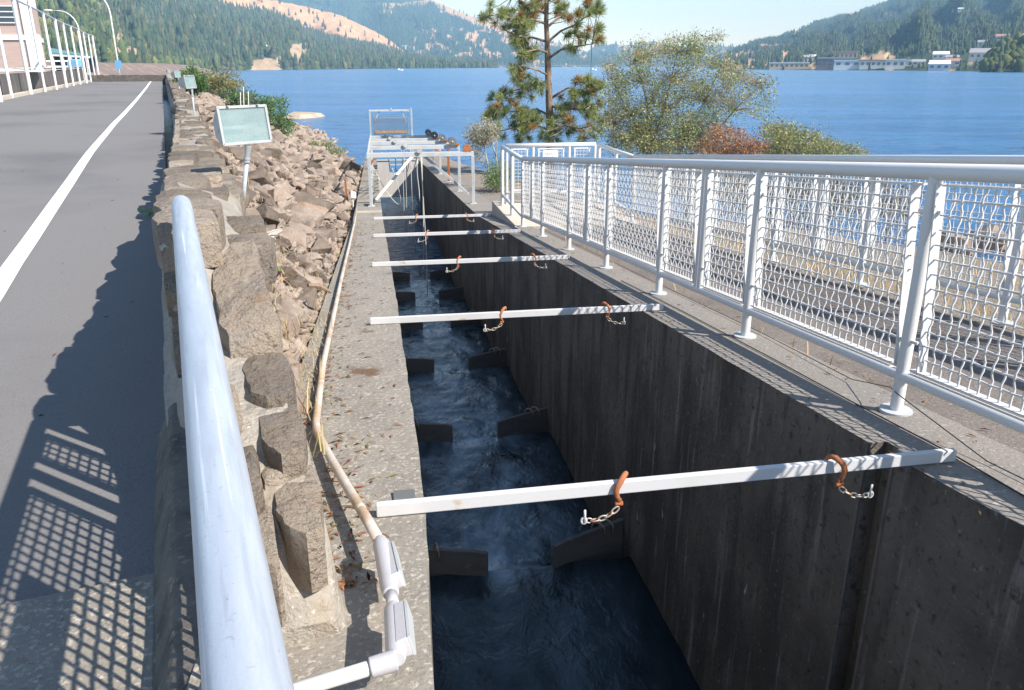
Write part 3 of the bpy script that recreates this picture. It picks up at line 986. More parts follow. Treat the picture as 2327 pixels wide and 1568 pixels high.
# further capping stones along the wall
u = 3.95
i = 20
rest = MB()
while u < 60:
    ln = rng.uniform(0.28, 0.6) if u < 20 else rng.uniform(0.5, 1.0)
    wi, wo = wall_in(u) - 0.02, wall_out(u) + 0.03
    vm = wi + (wo - wi) * rng.uniform(0.35, 0.65)
    for v0, v1 in ((wi, vm - 0.02), (vm + 0.02, wo)) if rng.random() < 0.7 else ((wi, wo - 0.08),):
        if u < 4.2 and v0 > 0.05:
            continue
        if rng.random() < 0.22:
            continue
        a, b_ = u + rng.uniform(0.02, 0.08), u + ln - rng.uniform(0.0, 0.05)
        poly = []
        for (pu, pv) in [(a, v0), (a + (b_ - a) * 0.5, v0 - 0.02), (b_, v0 + rng.uniform(0, 0.06)), (b_ + 0.02, (v0 + v1) / 2), (b_ - rng.uniform(0, 0.06), v1), (a + (b_ - a) * 0.5, v1 + 0.02), (a + 0.03, v1 - 0.02), (a - 0.02, (v0 + v1) / 2)]:
            poly.append(Vector(UV(pu + rng.uniform(-0.03, 0.03), pv + rng.uniform(-0.02, 0.02), 0)))
        zt = wall_h(u + ln / 2, min(1, max(0, ((v0 + v1) / 2 - wi) / (wo - wi)))) + rng.uniform(0.0, 0.05)
        b = stone_mesh(poly, zt - 0.25, zt, i, rng.uniform(-0.015, 0.015))
        i += 1
        if u < 13:
            obj("wall_stone", b, M['stone'], wall, smooth='auto')
        else:
            rest.add(b.v, b.f)
    u += ln
obj("stonework", rest, M['stone'], wall, smooth='auto')
# stones of the road-side face
fs_ = MB()
for u in np.arange(3.2, 30, 0.36):
    for z in ((-1.08, -0.84) if u < 5 else (-1.08,)):
        u2 = u + rng.uniform(0, 0.2)
        vv = wall_in(u2) - 0.02
        c = Vector(UV(u2, vv, z + rng.uniform(-0.03, 0.03)))
        hx, hz = rng.uniform(0.10, 0.17), rng.uniform(0.07, 0.11)
        ud = Vector(UV(1, 0, 0))
        vd = Vector(UV(0, -1, 0))
        pts = []
        for k in range(9):
            th = 2 * math.pi * k / 9
            rr = rng.uniform(0.82, 1.1)
            pts.append((math.copysign(abs(math.cos(th)) ** 0.7, math.cos(th)) * hx * rr, math.copysign(abs(math.sin(th)) ** 0.7, math.sin(th)) * hz * rr))
        vs = [c + ud * x + Vector((0, 0, y)) - vd * 0.04 for x, y in pts] + [c + ud * x * 0.9 + Vector((0, 0, y * 0.9)) + vd * 0.035 for x, y in pts] + [c + vd * 0.05]
        f = [(k, (k + 1) % 9, 9 + (k + 1) % 9, 9 + k) for k in range(9)] + [(9 + k, 9 + (k + 1) % 9, 18) for k in range(9)]
        fs_.add(vs, f)
obj("face_stonework", fs_, M['stone'], wall, smooth='auto')

# ---- raised concrete slab on the road side near the camera
mb = MB()
mb.box8([UV(-3, -2.2, -1.6), UV(2.32, -2.2, -1.6), UV(2.29, -0.2, -1.6), UV(-3, -0.2, -1.6)],
        [UV(-3, -2.2, -1.405), UV(2.26, -2.2, -1.405), UV(2.24, -0.2, -1.405), UV(-3, -0.2, -1.405)])
tag(obj("concrete_slab", mb, M['conc'], bevel=0.012), "grey concrete slab at the edge of the road below the pipe rail", "concrete slab")

# ---- wire-mesh fences (pipe rails, posts, framed panels of crimped wire)
def crimp_panel(mbw, mbf, A, B, z0, z1, nrm, step=0.052, vstep=0.058, rw=0.0042, detail=True, fw=0.04, ft=0.007, zig=1.4):
    """A,B base points (x,y,zbase) of the panel ends; z0,z1 heights above base line"""
    A, B = Vector(A), Vector(B)
    d = (B - A)
    Lh = d.length
    dn = d.normalized()
    nrm = Vector(nrm)
    for p in (A + dn * ft, B - dn * ft):  # stiles
        mbf.box(p + Vector((0, 0, (z0 + z1) / 2)), (ft, fw, z1 - z0), dn, nrm)
    for zz in (z0 + ft / 2, z1 - ft / 2):
        mbf.bar(A + Vector((0, 0, zz)), B + Vector((0, 0, zz)), fw, ft)
    nv = max(2, int(round(Lh / step)))
    nh = max(2, int(round((z1 - z0) / vstep)))
    zs = [z0 + (z1 - z0) * k / nh for k in range(nh + 1)]
    for i in range(1, nv):
        p = A + d * (i / nv)
        pts = []
        sg = 1 if i % 2 else -1
        for k in range(nh + 1):
            o = nrm * (rw * zig * sg * (1 if k % 2 else -1)) if 0 < k < nh else Vector((0, 0, 0))
            pts.append(p + Vector((0, 0, zs[k])) + o + dn * (0.0014 * sg * (1 if k % 2 else -1) if detail else 0))
            if detail and k < nh:
                pts.append(p + Vector((0, 0, (zs[k] * 0.7 + zs[k + 1] * 0.3))) + o * 0.75)
                pts.append(p + Vector((0, 0, (zs[k] * 0.3 + zs[k + 1] * 0.7))) - o * 0.75)
        mbw.tube(pts, rw, 5 if detail else 4, cap=False)
    for k in range(1, nh):
        sg = 1 if k % 2 else -1
        pts = [A + d * (i / nv) + Vector((0, 0, zs[k])) + nrm * (-rw * zig * 0.85 * sg * (1 if i % 2 else -1)) for i in range(nv + 1)]
        mbw.tube(pts, rw, 5 if detail else 4, cap=False)

def base_plate(mb, p, r=0.066):
    mb.cyl(Vector(p) + Vector((0, 0, 0.0)), Vector(p) + Vector((0, 0, 0.013)), r, 18)

def make_fence(label, line, feet, mids, ends, zfun, l, detail_from=99, group=None, steel='white_steel', nm="mesh_fence"):
    s0, s1 = ends
    root = thing(nm, label, "fence", SL(s0, l, zfun(s0)), group)
    P = lambda s, h: SL(s, l, zfun(s) + h)
    ss = sorted(set([s0, s1] + [s for s in line if s0 < s < s1]))
    mb = MB()
    mb.tube([P(s, 1.0) for s in ss], 0.032, 16)
    obj("top_rail", mb, M[steel], root, smooth=True)
    mb = MB()
    mb.tube([P(s, 0.165) for s in ss], 0.024, 12)
    obj("bottom_rail", mb, M[steel], root, smooth=True)
    for s in feet:
        mb = MB()
        mb.tube([P(s, 0.0), P(s, 0.985)], 0.0265, 14)
        po = obj("post", mb, M[steel], root, smooth='auto')
        mb = MB()
        base_plate(mb, P(s, 0.0))
        obj("base_plate", mb, M['grey_steel'], po, smooth='auto')
    for s in mids:
        for ds in (-0.028, 0.028):
            mb = MB()
            mb.tube([P(s + ds, 0.165), P(s + ds, 0.985)], 0.022, 10)
            obj("upright", mb, M[steel], root, smooth='auto')
    allv = sorted([(s, 0.03) for s in feet] + [(s, 0.05) for s in mids])
    for (a, ra), (b, rb) in zip(allv, allv[1:]):
        a2, b2 = a + ra + 0.035, b - rb - 0.035
        if b2 - a2 < 0.15:
            continue
        mw, mf = MB(), MB()
        crimp_panel(mw, mf, P(a2, 0), P(b2, 0), 0.205, 0.955, (H1, -H0, 0), detail=(a < detail_from))
        fr = obj("panel_frame", mf, M[steel], root)
        obj("wire_mesh", mw, M[steel], fr, smooth=True)
        mb = MB()
        for s_, sgn in ((a2, -1), (b2, 1)):
            for h in (0.32, 0.85):
                mb.bar(P(s_, h), P(s_ + sgn * 0.04, h), 0.012, 0.012)
        obj("clip", mb, M[steel], fr)
    return root

feet1 = [-0.3, 1.22, 2.78, 4.21, 5.72, 7.19, 8.72, 10.23, 11.69]
mids1 = [1.97, 4.96, 7.95, 10.96]
make_fence("white wire-mesh fence along the channel edge, nearer of the two long ones", [], feet1, mids1, (-0.8, 11.7), ztop, 2.11, detail_from=6)
feet2 = [-1.8, -0.3, 1.22, 2.72, 4.19, 5.72, 7.19, 8.72, 10.23, 11.69]
mids2 = [0.45, 3.45, 6.45, 9.45]
make_fence("white wire-mesh fence on the river side of the walkway, beside the dry grass", [], feet2, mids2, (-2.0, 11.7), ztop, 3.81, detail_from=3)

# platform at the end of the walkway with short rails and a cross fence
mb = MB()
mb.box8([SL(11.72, 2.0, -3.2), SL(11.72, 3.95, -3.2), SL(14.2, 3.95, -3.2), SL(14.2, 2.0, -3.2)],
        [SL(11.72, 2.0, -2.285), SL(11.72, 3.95, -2.285), SL(14.2, 3.95, -2.3), SL(14.2, 2.0, -2.3)])
tag(obj("concrete_platform", mb, M['conc_pale'], bevel=0.01), "pale concrete landing block at the lower end of the walkway", "concrete block")
zp = lambda s: -2.295
for l, lb in ((2.11, "channel"), (3.81, "river")):
    root = thing("handrail", "short white pipe handrail on the pale landing, on the %s side" % lb, "handrail", SL(11.7, l, -2.3), "handrails on the landing")
    mb = MB()
    mb.tube([SL(11.69, l, zp(0) + 1.0), SL(12.66, l, zp(0) + 0.99), SL(13.72, l, zp(0) + 0.99)], 0.033, 12)
    obj("top_rail", mb, M['white_steel'], root, smooth=True)
    mb = MB()
    mb.tube([SL(11.69, l, zp(0) + 0.165), SL(13.72, l, zp(0) + 0.18)], 0.028, 10)
    obj("bottom_rail", mb, M['white_steel'], root, smooth=True)
    for s in (12.66, 13.68):
        mb = MB()
        mb.tube([SL(s, l, zp(0)), SL(s, l, zp(0) + 0.98)], 0.03, 12)
        po = obj("post", mb, M['white_steel'], root, smooth='auto')
        mb = MB()
        base_plate(mb, SL(s, l, zp(0)))
        obj("base_plate", mb, M['grey_steel'], po, smooth='auto')
    mb = MB()
    for h in (0.35, 0.5, 0.65, 0.8):
        mb.tube([SL(11.75, l, zp(0) + h), SL(13.66, l, zp(0) + h)], 0.003, 4)
    obj("wire", mb, M['rope'], root)
# cross fence with sign
root = thing("gate_fence", "white framed mesh barrier closing the end of the walkway, with a sign on it", "fence", SL(13.78, 2.9, -2.3))
G = 13.82
P = lambda l, h: SL(G, l, -2.3 + h)
mb = MB()
mb.tube([P(2.2, 1.0), P(3.78, 1.0)], 0.034, 12)
obj("top_rail", mb, M['white_steel'], root, smooth=True)
mb = MB()
mb.tube([P(2.2, 0.19), P(3.78, 0.19)], 0.03, 12)
obj("bottom_rail", mb, M['white_steel'], root, smooth=True)
for l in (2.21, 2.67, 3.31, 3.77):
    mb = MB()
    mb.tube([P(l, 0.0 if l in (2.21, 3.77) else 0.19), P(l, 0.99)], 0.026, 12)
    obj("post", mb, M['white_steel'], root, smooth='auto')
for a, b in ((2.29, 2.59), (2.75, 3.23), (3.39, 3.69)):
    mw, mf = MB(), MB()
    crimp_panel(mw, mf, P(a, 0), P(b, 0), 0.23, 0.95, (H0, H1, 0), detail=False, ft=0.022, fw=0.02, rw=0.0035, step=0.055, vstep=0.06)
    fr = obj("panel_frame", mf, M['white_steel'], root)
    obj("wire_mesh", mw, M['white_steel'], fr, smooth=True)
root = thing("warning_sign", "white AREA BEYOND sign hung on the mesh barrier", "sign", P(2.97, 0.75))
mb = MB()
sw, sh_ = 0.265, 0.20
sx = Vector((H1, -H0, 0))
sn = Vector((-H0, -H1, 0))
cs = Vector(P(2.97, 0.815)) + sn * 0.035
outl = []
for cx, cz, a0 in ((1, 1, 0), (-1, 1, 90), (-1, -1, 180), (1, -1, 270)):
    for k in range(5):
        th = math.radians(a0 + 90 * k / 4)
        outl.append((cx * (sw / 2 - 0.02) + 0.02 * math.cos(th), cz * (sh_ / 2 - 0.02) + 0.02 * math.sin(th)))
n_ = len(outl)
vs = [cs + sx * a + Vector((0, 0, b)) for a, b in outl] + [cs + sx * a + Vector((0, 0, b)) - sn * 0.004 for a, b in outl]
mb.add(vs, [tuple(range(n_ - 1, -1, -1)), tuple(range(n_, 2 * n_))] + [(k, (k + 1) % n_, n_ + (k + 1) % n_, n_ + k) for k in range(n_)])
obj("sign_board", mb, M['sign_white'], root)

def letters(txt, size, loc, xdir, zdir, mat_, name, parent):
    cu = bpy.data.curves.new(name, 'FONT')
    cu.body = txt
    cu.size = size
    cu.extrude = 0.0008
    tmp = bpy.data.objects.new(name, cu)
    COL.objects.link(tmp)
    bpy.context.view_layer.update()
    me = bpy.data.meshes.new_from_object(tmp.evaluated_get(bpy.context.evaluated_depsgraph_get()))
    bpy.data.objects.remove(tmp)
    bpy.data.curves.remove(cu)
    me.materials.clear()
    me.materials.append(mat_)
    o = bpy.data.objects.new(name, me)
    COL.objects.link(o)
    x = Vector(xdir).normalized()
    z = Vector(zdir).normalized()
    n = x.cross(z)
    m = Matrix((x, z, n)).transposed().to_4x4()
    m.translation = Vector(loc) - ORG[parent.name]
    o.matrix_local = m
    o.parent = parent
    ORG[o.name] = ORG[parent.name]
    return o
letters("AREA", 0.062, cs + sx * -0.105 + Vector((0, 0, 0.018)) + sn * 0.003, sx, (0, 0, 1), M['ink_grey'], "lettering", root)
letters("BEYOND", 0.040, cs + sx * -0.108 + Vector((0, 0, -0.032)) + sn * 0.003, sx, (0, 0, 1), M['ink_blue'], "lettering", root)
mb = MB()
for zz in (-0.012, -0.03):
    mb.box(cs + sx * 0.055 + Vector((0, 0, zz)) + sn * 0.0025, (0.085, 0.001, 0.004), sx, sn)
obj("faded_print", mb, M['ink_red'], root)

# ---- pipe rail in the foreground with its mesh panels
root = thing("pipe_railing", "scratched galvanised pipe railing with mesh panels, close in front of the viewer", "railing", UV(1.0, 0, -1.2))
mb = MB()
rl = []
for u in [-0.6, -0.2, 0.0, 0.5, 1.0, 1.6, 2.2, 2.70, 2.765, 2.80, 2.815]:
    rl.append(UV(u, 0, -0.42))
mb.tube(rl, [0.0305] * 8 + [0.029, 0.021, 0.006], 40)
obj("top_rail", mb, M['galv'], root, smooth=True)
PU = lambda u, h: UV(u, 0.0, -0.42 - h)
mb = MB()
mb.tube([PU(-0.6, 0.80), PU(2.8, 0.80)], 0.028, 12)
obj("bottom_rail", mb, M['white_steel'], root, smooth=True)
for u in (2.77, 2.30, 0.85, -0.55):
    mb = MB()
    mb.tube([PU(u, 0.02), PU(u, 0.88 if u > 2 else 0.8)], 0.028, 14)
    obj("post", mb, M['white_steel'], root, smooth='auto')
for a, b in ((2.42, 2.66), (0.92, 2.18), (-0.48, 0.78)):
    mw, mf = MB(), MB()
    crimp_panel(mw, mf, UV(a, 0, -0.42), UV(b, 0, -0.42), -0.765, -0.045, UV(0, 1, 0), detail=False, rw=0.0062, step=0.05, vstep=0.058, zig=0.3)
    fr = obj("panel_frame", mf, M['white_steel'], root)
    obj("wire_mesh", mw, M['white_steel'], fr, smooth=True)

rs = thing("warning_sign", "white sign plate hung low on the mesh panel of the near pipe railing", "sign", UV(1.3, 0.012, -0.65))
mb = MB()
mb.bar(UV(0.92, 0.014, -0.648), UV(1.67, 0.014, -0.648), 0.003, 0.215)
obj("sign_plate", mb, M['sign_white'], rs)
# ---- floodlights on poles along the wall
def floodlight(label, base, head, yaw, group, tilt=0.12, sc=1.0):
    root = thing("floodlight", label, "floodlight", base, group)
    base, head = Vector(base), Vector(head)
    f = Vector((math.sin(yaw), -math.cos(yaw), tilt)).normalized()   # facing direction
    r_ = Vector((math.cos(yaw), math.sin(yaw), 0))
    u_ = r_.cross(f)
    if u_.z < 0:
        u_ = -u_
    W_, H_, Dp = 0.40 * sc, 0.255 * sc, 0.21 * sc
    mb = MB()
    top = head - u_ * (H_ / 2 + 0.02)
    mid = base.lerp(top, 0.78)
    mb.tube([base, base.lerp(top, 0.4), mid], 0.0165 * sc, 12)
    obj("pole", mb, M['galv'], root, smooth=True)
    mb = MB()
    for k in range(4):
        q = mid.lerp(top, 0.08 + k * 0.08)
        mb.cyl(q, q + Vector((0, 0, 0.014)), (0.026 if k % 2 == 0 else 0.021) * sc, 12)
    mb.tube([mid, top], [0.017 * sc, 0.026 * sc], 12)
    obj("swivel", mb, M['housing'], root, smooth='auto')
    mb = MB()
    fr = [head + r_ * a * W_ / 2 + u_ * b * H_ / 2 for a, b in ((-1, -1), (1, -1), (1, 1), (-1, 1))]
    bk = [head - f * Dp + r_ * a * W_ * 0.30 + u_ * (b * H_ * 0.22 - 0.01) for a, b in ((-1, -1), (1, -1), (1, 1), (-1, 1))]
    mb.add([p - f * 0.012 for p in fr] + bk, [(4, 5, 6, 7), (0, 1, 5, 4), (1, 2, 6, 5), (2, 3, 7, 6), (3, 0, 4, 7)])
    hs = obj("housing", mb, M['housing'], root)
    mb = MB()
    ci = sum(fr, Vector()) / 4
    fi_ = [ci + (p - ci) * 0.95 - f * 0.012 for p in fr]
    cb = sum(bk, Vector()) / 4
    bi_ = [cb + (p - cb) * 0.9 + f * 0.03 for p in bk]
    mb.add(fi_ + bi_, [(7, 6, 5, 4), (4, 5, 1, 0), (5, 6, 2, 1), (6, 7, 3, 2), (7, 4, 0, 3)])
    obj("reflector", mb, M['reflector'], hs)
    mb = MB()
    mb.cyl(cb + f * 0.07 - r_ * W_ * 0.27, cb + f * 0.07 + r_ * W_ * 0.27, 0.014 * sc, 10)
    obj("bulb", mb, M['canvas'], hs, smooth=True)
    mb = MB()
    for a, b in ((0, 1), (1, 2), (2, 3), (3, 0)):
        mb.bar(fr[a] + (fr[a] - fr[b]).normalized() * 0.006, fr[b] - (fr[a] - fr[b]).normalized() * 0.006, 0.02 * sc, 0.022 * sc, up=f)
    obj("door_frame", mb, M['housing'], root, bevel=0.003)
    mb = MB()
    inn_ = [head + r_ * a * (W_ / 2 - 0.010) + u_ * b * (H_ / 2 - 0.010) for a, b in ((-1, -1), (1, -1), (1, 1), (-1, 1))]
    mb.box8([p - f * 0.006 for p in inn_], [p + f * 0.002 for p in inn_])
    obj("lens", mb, M['lens'], root)
    mb = MB()
    for a in (-0.62, 0.62):
        p = head + r_ * a * W_ / 2 + u_ * (H_ / 2 + 0.008)
        mb.bar(p - f * 0.05, p + f * 0.03, 0.022 * sc, 0.006 * sc, up=u_)
    mb.bar(head - f * 0.1 - r_ * W_ * 0.42 - u_ * 0.03, head + f * 0.0 - r_ * W_ * 0.5 + u_ * 0.02, 0.004, 0.02, up=u_)
    obj("latch", mb, M['housing'], root)
    return root
floodlight("grey floodlight with pale glass on a short pole, nearest along the stone wall", (-2.06, 6.0, -1.15), tuple(at(556, 284, 6.0)), math.radians(52), "floodlights along the wall")

def on_v(x, y, v):
    r = ray(x, y)
    return r * (v / (0.9239 * r[0] + 0.3827 * r[1]))
for (x, y, lb) in ((432, 186, "second"), (403, 168, "third"), (383, 161, "fourth")):
    p = on_v(x, y, 0.5)
    floodlight("small white floodlight above the bush by the wall, %s from the viewer" % lb, (p[0], p[1], -1.2), tuple(p), math.radians(82), "floodlights along the wall", sc=1.0)

# ---- rusty post with junction box
b = Vector(SL(16.4, -0.62, ztop(16.4) - 0.2))
root = thing("junction_post", "thin rusty post with a small white junction box beside the channel wall", "post", b)
mb = MB()
mb.bar(b, b + Vector((-0.02, 0, 0.72)), 0.035, 0.035, up=(0, 1, 0))
obj("post", mb, M['rust'], root)
mb = MB()
mb.box(b + Vector((0.14, -0.05, 0.42)), (0.11, 0.07, 0.13), (H1, -H0, 0), (H0, H1, 0))
bx = obj("box", mb, M['white_trim'], root, bevel=0.006)
mb = MB()
mb.tube([b + Vector((0.12, -0.05, 0.36)), b + Vector((0.12, -0.1, 0.1)), b + Vector((0.14, -0.5, 0.22))], 0.014, 8)
obj("conduit", mb, M['conduit'], root, smooth=True)

# ---- thin cables on the walkway
mb = MB()
mb.tube([SL(s, l, ztop(s) + h) for s, l, h in [(11.5, 2.28, 0.01), (9.3, 2.30, 0.01), (7, 2.27, 0.01), (5.6, 2.25, 0.01), (4.2, 2.23, 0.012), (3.2, 2.17, 0.02), (2.85, 2.12, 0.09), (2.74, 2.07, 0.10), (2.2, 2.06, 0.012), (1.2, 2.08, 0.01)]], 0.0022, 6)
tag(obj("cable", mb, M['dark_rubber'], smooth=True), "thin black cable lying along the walkway at the fence feet", "cable")
mb = MB()
mb.tube([SL(s, l, ztop(s) + 0.006) for s, l in [(6.4, 2.02), (5, 2.03), (3.76, 2.02), (2.9, 2.0), (2.3, 2.0), (1.9, 1.97), (1.2, 1.93)]], 0.003, 6)
tag(obj("cable", mb, M['dark_rubber'], smooth=True), "thin black cable on the wall top between fence and channel", "cable")

# =================================================================== HOIST FRAME AT THE LOWER END
root = thing("hoist_frame", "white steel hoist frame with five crossbars and winch reels over the channel", "frame", SL(16.1, 1.0, ztop(16.1)))
FS = [16.1, 18.84, 21.66, 24.53, 27.37]
FZ = [-1.66, -1.78, -1.93, -2.10, -2.24]
for k, (s, z) in enumerate(zip(FS, FZ)):
    mb = MB()
    mb.bar(SL(s, -0.19, z), SL(s, 1.91, z), 0.05, 0.085)
    mb.bar(SL(s + 0.03, -0.19, z + 0.04), SL(s + 0.03, 1.91, z + 0.04), 0.09, 0.008)
    obj("crossbar", mb, M['grey_steel'], root, bevel=0.003)
    for l, m_ in ((-0.15, 'grey_steel'), (1.89, 'rust' if k == 2 else 'grey_steel')):
        mb = MB()
        mb.bar(SL(s, l, ztop(s)), SL(s, l, z - 0.04), 0.06, 0.06, up=(0, 1, 0))
        lg = obj("leg", mb, M[m_], root, bevel=0.003)
        mb = MB()
        mb.box(SL(s, l, ztop(s) + 0.008), (0.14, 0.14, 0.016), (H1, -H0, 0), (H0, H1, 0))
        obj("foot_plate", mb, M['grey_steel'], lg)
# side member tying left legs
for l in (-0.16, ):
    mb = MB()
    mb.tube([SL(s, l, z + 0.06) for s, z in zip(FS, FZ)], 0.022, 6)
    obj("side_bar", mb, M['grey_steel'], root)
# knee braces of the first frame
mb = MB()
mb.bar(SL(16.12, -0.06, ztop(16.1) + 0.12), SL(16.9, 0.78, -1.72), 0.05, 0.05, up=(0, 1, 0))
obj("brace", mb, M['grey_steel'], root)
mb = MB()
mb.bar(SL(16.5, 1.84, ztop(16.3) + 0.14), SL(16.15, 0.94, -1.70), 0.05, 0.05, up=(0, 1, 0))
obj("brace", mb, M['grey_steel'], root)
mb = MB()
mb.bar(SL(21.6, 1.40, -2.02), SL(21.6, 1.86, -2.28), 0.045, 0.045, up=(0, 1, 0))
mb.bar(SL(18.8, 0.05, -1.86), SL(18.8, -0.13, -2.12), 0.045, 0.045, up=(0, 1, 0))
obj("rusty_brace", mb, M['rust_orange'], root)
# winch reels at the right ends, sheaves on the bars
for k, (s, z) in enumerate(zip(FS, FZ)):
    mb = MB()
    l = 1.78 if k == 0 else 1.76
    if k == 0:
        a = [(-0.08, 0.045), (0.08, 0.045), (0.08, 0.13), (0.05, 0.175), (-0.05, 0.175), (-0.08, 0.13)]
        pts0 = [Vector(SL(s - 0.03, l + x, z + y)) for x, y in a]
        pts1 = [Vector(SL(s + 0.03, l + x, z + y)) for x, y in a]
        mb.add(pts0 + pts1, [(5, 4, 3, 2, 1, 0), (6, 7, 8, 9, 10, 11)] + [(i, (i + 1) % 6, 6 + (i + 1) % 6, 6 + i) for i in range(6)])
        o = obj("winch_plate", mb, M['rust_orange'], root)
        mb = MB()
        for x, y in ((-0.04, 0.08), (0.045, 0.085), (0.0, 0.15)):
            mb.cyl(SL(s - 0.036, l + x, z + y), SL(s + 0.02, l + x, z + y), 0.009, 8)
        obj("bolt", mb, M['rust'], o)
    else:
        c0, c1 = SL(s - 0.12, l - 0.02, z + 0.13), SL(s + 0.10, l - 0.02, z + 0.13)
        r = 0.085 if k < 3 else 0.10
        mb.cyl(c0, SL(s - 0.10, l - 0.02, z + 0.13), r, 24)
        mb.cyl(SL(s - 0.10, l - 0.02, z + 0.13), c1, r * 0.55, 16)
        mb.cyl(c1, SL(s + 0.12, l - 0.02, z + 0.13), r, 24)
        o = obj("reel", mb, M['black'] if k == 3 else M['disc'], root, smooth='auto')
        mb = MB()
        mb.cyl(SL(s - 0.14, l - 0.02, z + 0.13), SL(s - 0.11, l - 0.02, z + 0.13), 0.016, 10)
        obj("hub", mb, M['white_steel'], o, smooth='auto')
        mb = MB()
        mb.box(SL(s, l + 0.04, z + 0.06), (0.2, 0.16, 0.03), (H1, -H0, 0), (H0, H1, 0))
        obj("winch_base", mb, M['rust'], o)
    # sheave
    mb = MB()
    l2 = [0.84, 0.66, 0.5, 0.42, 0.3][k]
    cz = z + (0.06 if k == 0 else 0.04)
    mb.cyl(SL(s - 0.07, l2, cz + 0.02), SL(s - 0.035, l2, cz + 0.02), 0.05, 20)
    obj("sheave", mb, M['gate_plate'], root, smooth='auto')
# hanging ropes
for (s, l, za, zb) in [(16.0, 0.79, -1.75, -2.55), (16.6, 0.92, -1.75, -4.7), (18.7, 1.00, -1.85, -4.9), (21.6, 0.90, -2.0, -4.9), (24.4, 0.82, -2.1, -4.9), (24.4, 0.74, -2.1, -4.9), (12.0, 0.92, -2.6, -4.35)]:
    if s == 12.0:
        continue
    mb = MB()
    pts = [SL(s + 0.05 * math.sin(q * 2), l + 0.015 * math.sin(q * 5 + s), za + (zb - za) * q) for q in np.linspace(0, 1, 9)]
    mb.tube(pts, 0.008, 5)
    obj("rope", mb, M['rope'], root, smooth=True)
mb = MB()
pts = [SL(19 + q * 0.5, 0.35 + 0.28 * math.sin(q * 3.1) - 0.25 * q, -2.25 - 0.9 * math.sin(q * 2.6)) for q in np.linspace(0, 1.2, 14)]
mb.tube(pts, 0.008, 5)
obj("rope", mb, M['rope'], root, smooth=True)
for j in range(5):
    mb = MB()
    l = 0.12 + j * 0.17
    mb.tube([SL(17.2, l, -1.72), SL(20.0, l + 0.17, -2.15), SL(24.0, l + 0.25, -2.95)], 0.012, 6)
    obj("rod", mb, M['grey_steel'], root, smooth=True)

# sheet steel gate across the channel
SG = 31.6
root = thing("sliding_gate", "dull grey sheet steel gate with a notch, standing across the channel", "gate", SL(SG, 0.8, -4.9))
zt_, zb_ = -3.44, -4.86
mb = MB()
xs = [0.0, 0.50, 1.02, 1.56]
nz0, nz1 = -3.92, -3.44
for a, b, z0_, z1_ in ((0.0, 0.50, zb_, zt_), (1.02, 1.60, zb_, zt_), (0.50, 1.02, zb_, nz0)):
    mb.box8([SL(SG, a, z0_), SL(SG, b, z0_), SL(SG + 0.03, b, z0_), SL(SG + 0.03, a, z0_)], [SL(SG, a, z1_), SL(SG, b, z1_), SL(SG + 0.03, b, z1_), SL(SG + 0.03, a, z1_)])
obj("gate_leaf", mb, M['gate_plate'], root)
mb = MB()
mb.bar(SL(SG - 0.01, 0.50, -3.62), SL(SG - 0.01, 1.02, -3.62), 0.03, 0.05)
mb.bar(SL(SG - 0.01, 0.0, zt_), SL(SG - 0.01, 1.60, zt_), 0.05, 0.05)
mb.bar(SL(SG - 0.02, 1.16, zt_), SL(SG - 0.02, 1.16, zb_ + 0.7), 0.05, 0.02, up=(0, 1, 0))
obj("stiffener", mb, M['grey_steel'], root)
mb = MB()
mb.bar(SL(SG - 0.02, 0.02, zb_ + 0.03), SL(SG - 0.02, 1.58, zb_ + 0.03), 0.04, 0.05)
obj("bottom_lip", mb, M['grey_steel'], root)

# portal with lifted screen
SP = 32.6
zpw = ztop(SP)
root = thing("screen_portal", "tall white portal frame with a framed wire screen hung in it, at the water end", "frame", SL(SP, 0.7, zpw))
zpt = -1.69
for l in (-0.16, 1.44):
    mb = MB()
    mb.bar(SL(SP, l, zpw - (0.0 if l < 0 else 0.2)), SL(SP, l, zpt), 0.055, 0.055, up=(0, 1, 0))
    obj("leg", mb, M['grey_steel'], root)
mb = MB()
mb.bar(SL(SP, -0.19, zpt + 0.03), SL(SP, 1.47, zpt + 0.03), 0.055, 0.065)
obj("head_bar", mb, M['grey_steel'], root)
for a, b in ((0.2, -0.05), (1.05, 1.3)):
    mb = MB()
    mb.bar(SL(SP + 0.05, a, zpt), SL(SP + 0.05, b, zpt - 0.5), 0.035, 0.035, up=(0, 1, 0))
    obj("brace", mb, M['grey_steel'], root)
mb = MB()
for l in (0.66, 1.42):
    mb.cyl(SL(SP - 0.05, l, zpt + 0.08), SL(SP + 0.05, l, zpt + 0.08), 0.04, 12)
obj("pulley", mb, M['galv'], root, smooth='auto')
mb = MB()
zs1, zs0 = -1.95, -2.75
a, b = -0.04, 1.28
for p, q in (((a, zs1), (b, zs1)), ((a, zs0), (b, zs0)), ((a, zs0), (a, zs1)), ((b, zs0), (b, zs1)), ((a, -2.50), (b, -2.50))):
    mb.bar(SL(SP - 0.06, p[0], p[1]), SL(SP - 0.06, q[0], q[1]), 0.04, 0.04, up=(0.1, 1, 0.1))
sf = obj("screen_frame", mb, M['bridge'], root)
mb = MB()
for x in np.arange(a, b, 0.045):
    mb.tube([SL(SP - 0.06, x, zs0), SL(SP - 0.06, x, zs1)], 0.0045, 4, cap=False)
for z in np.arange(zs0, zs1, 0.05):
    mb.tube([SL(SP - 0.06, a, z), SL(SP - 0.06, b, z)], 0.0045, 4, cap=False)
obj("wire_screen", mb, M['disc'], sf)
mb = MB()
mb.box(SL(SP - 0.09, 0.62, -2.46), (1.24, 0.03, 0.10), (H1, -H0, 0), (H0, H1, 0))
obj("caught_debris", mb, mat("caught_debris", (0.42, 0.28, 0.16), 0.9, layers=[(30, (0.2, 0.14, 0.1), 0.45, 0.6)], bump=(40, 0.02)), sf)

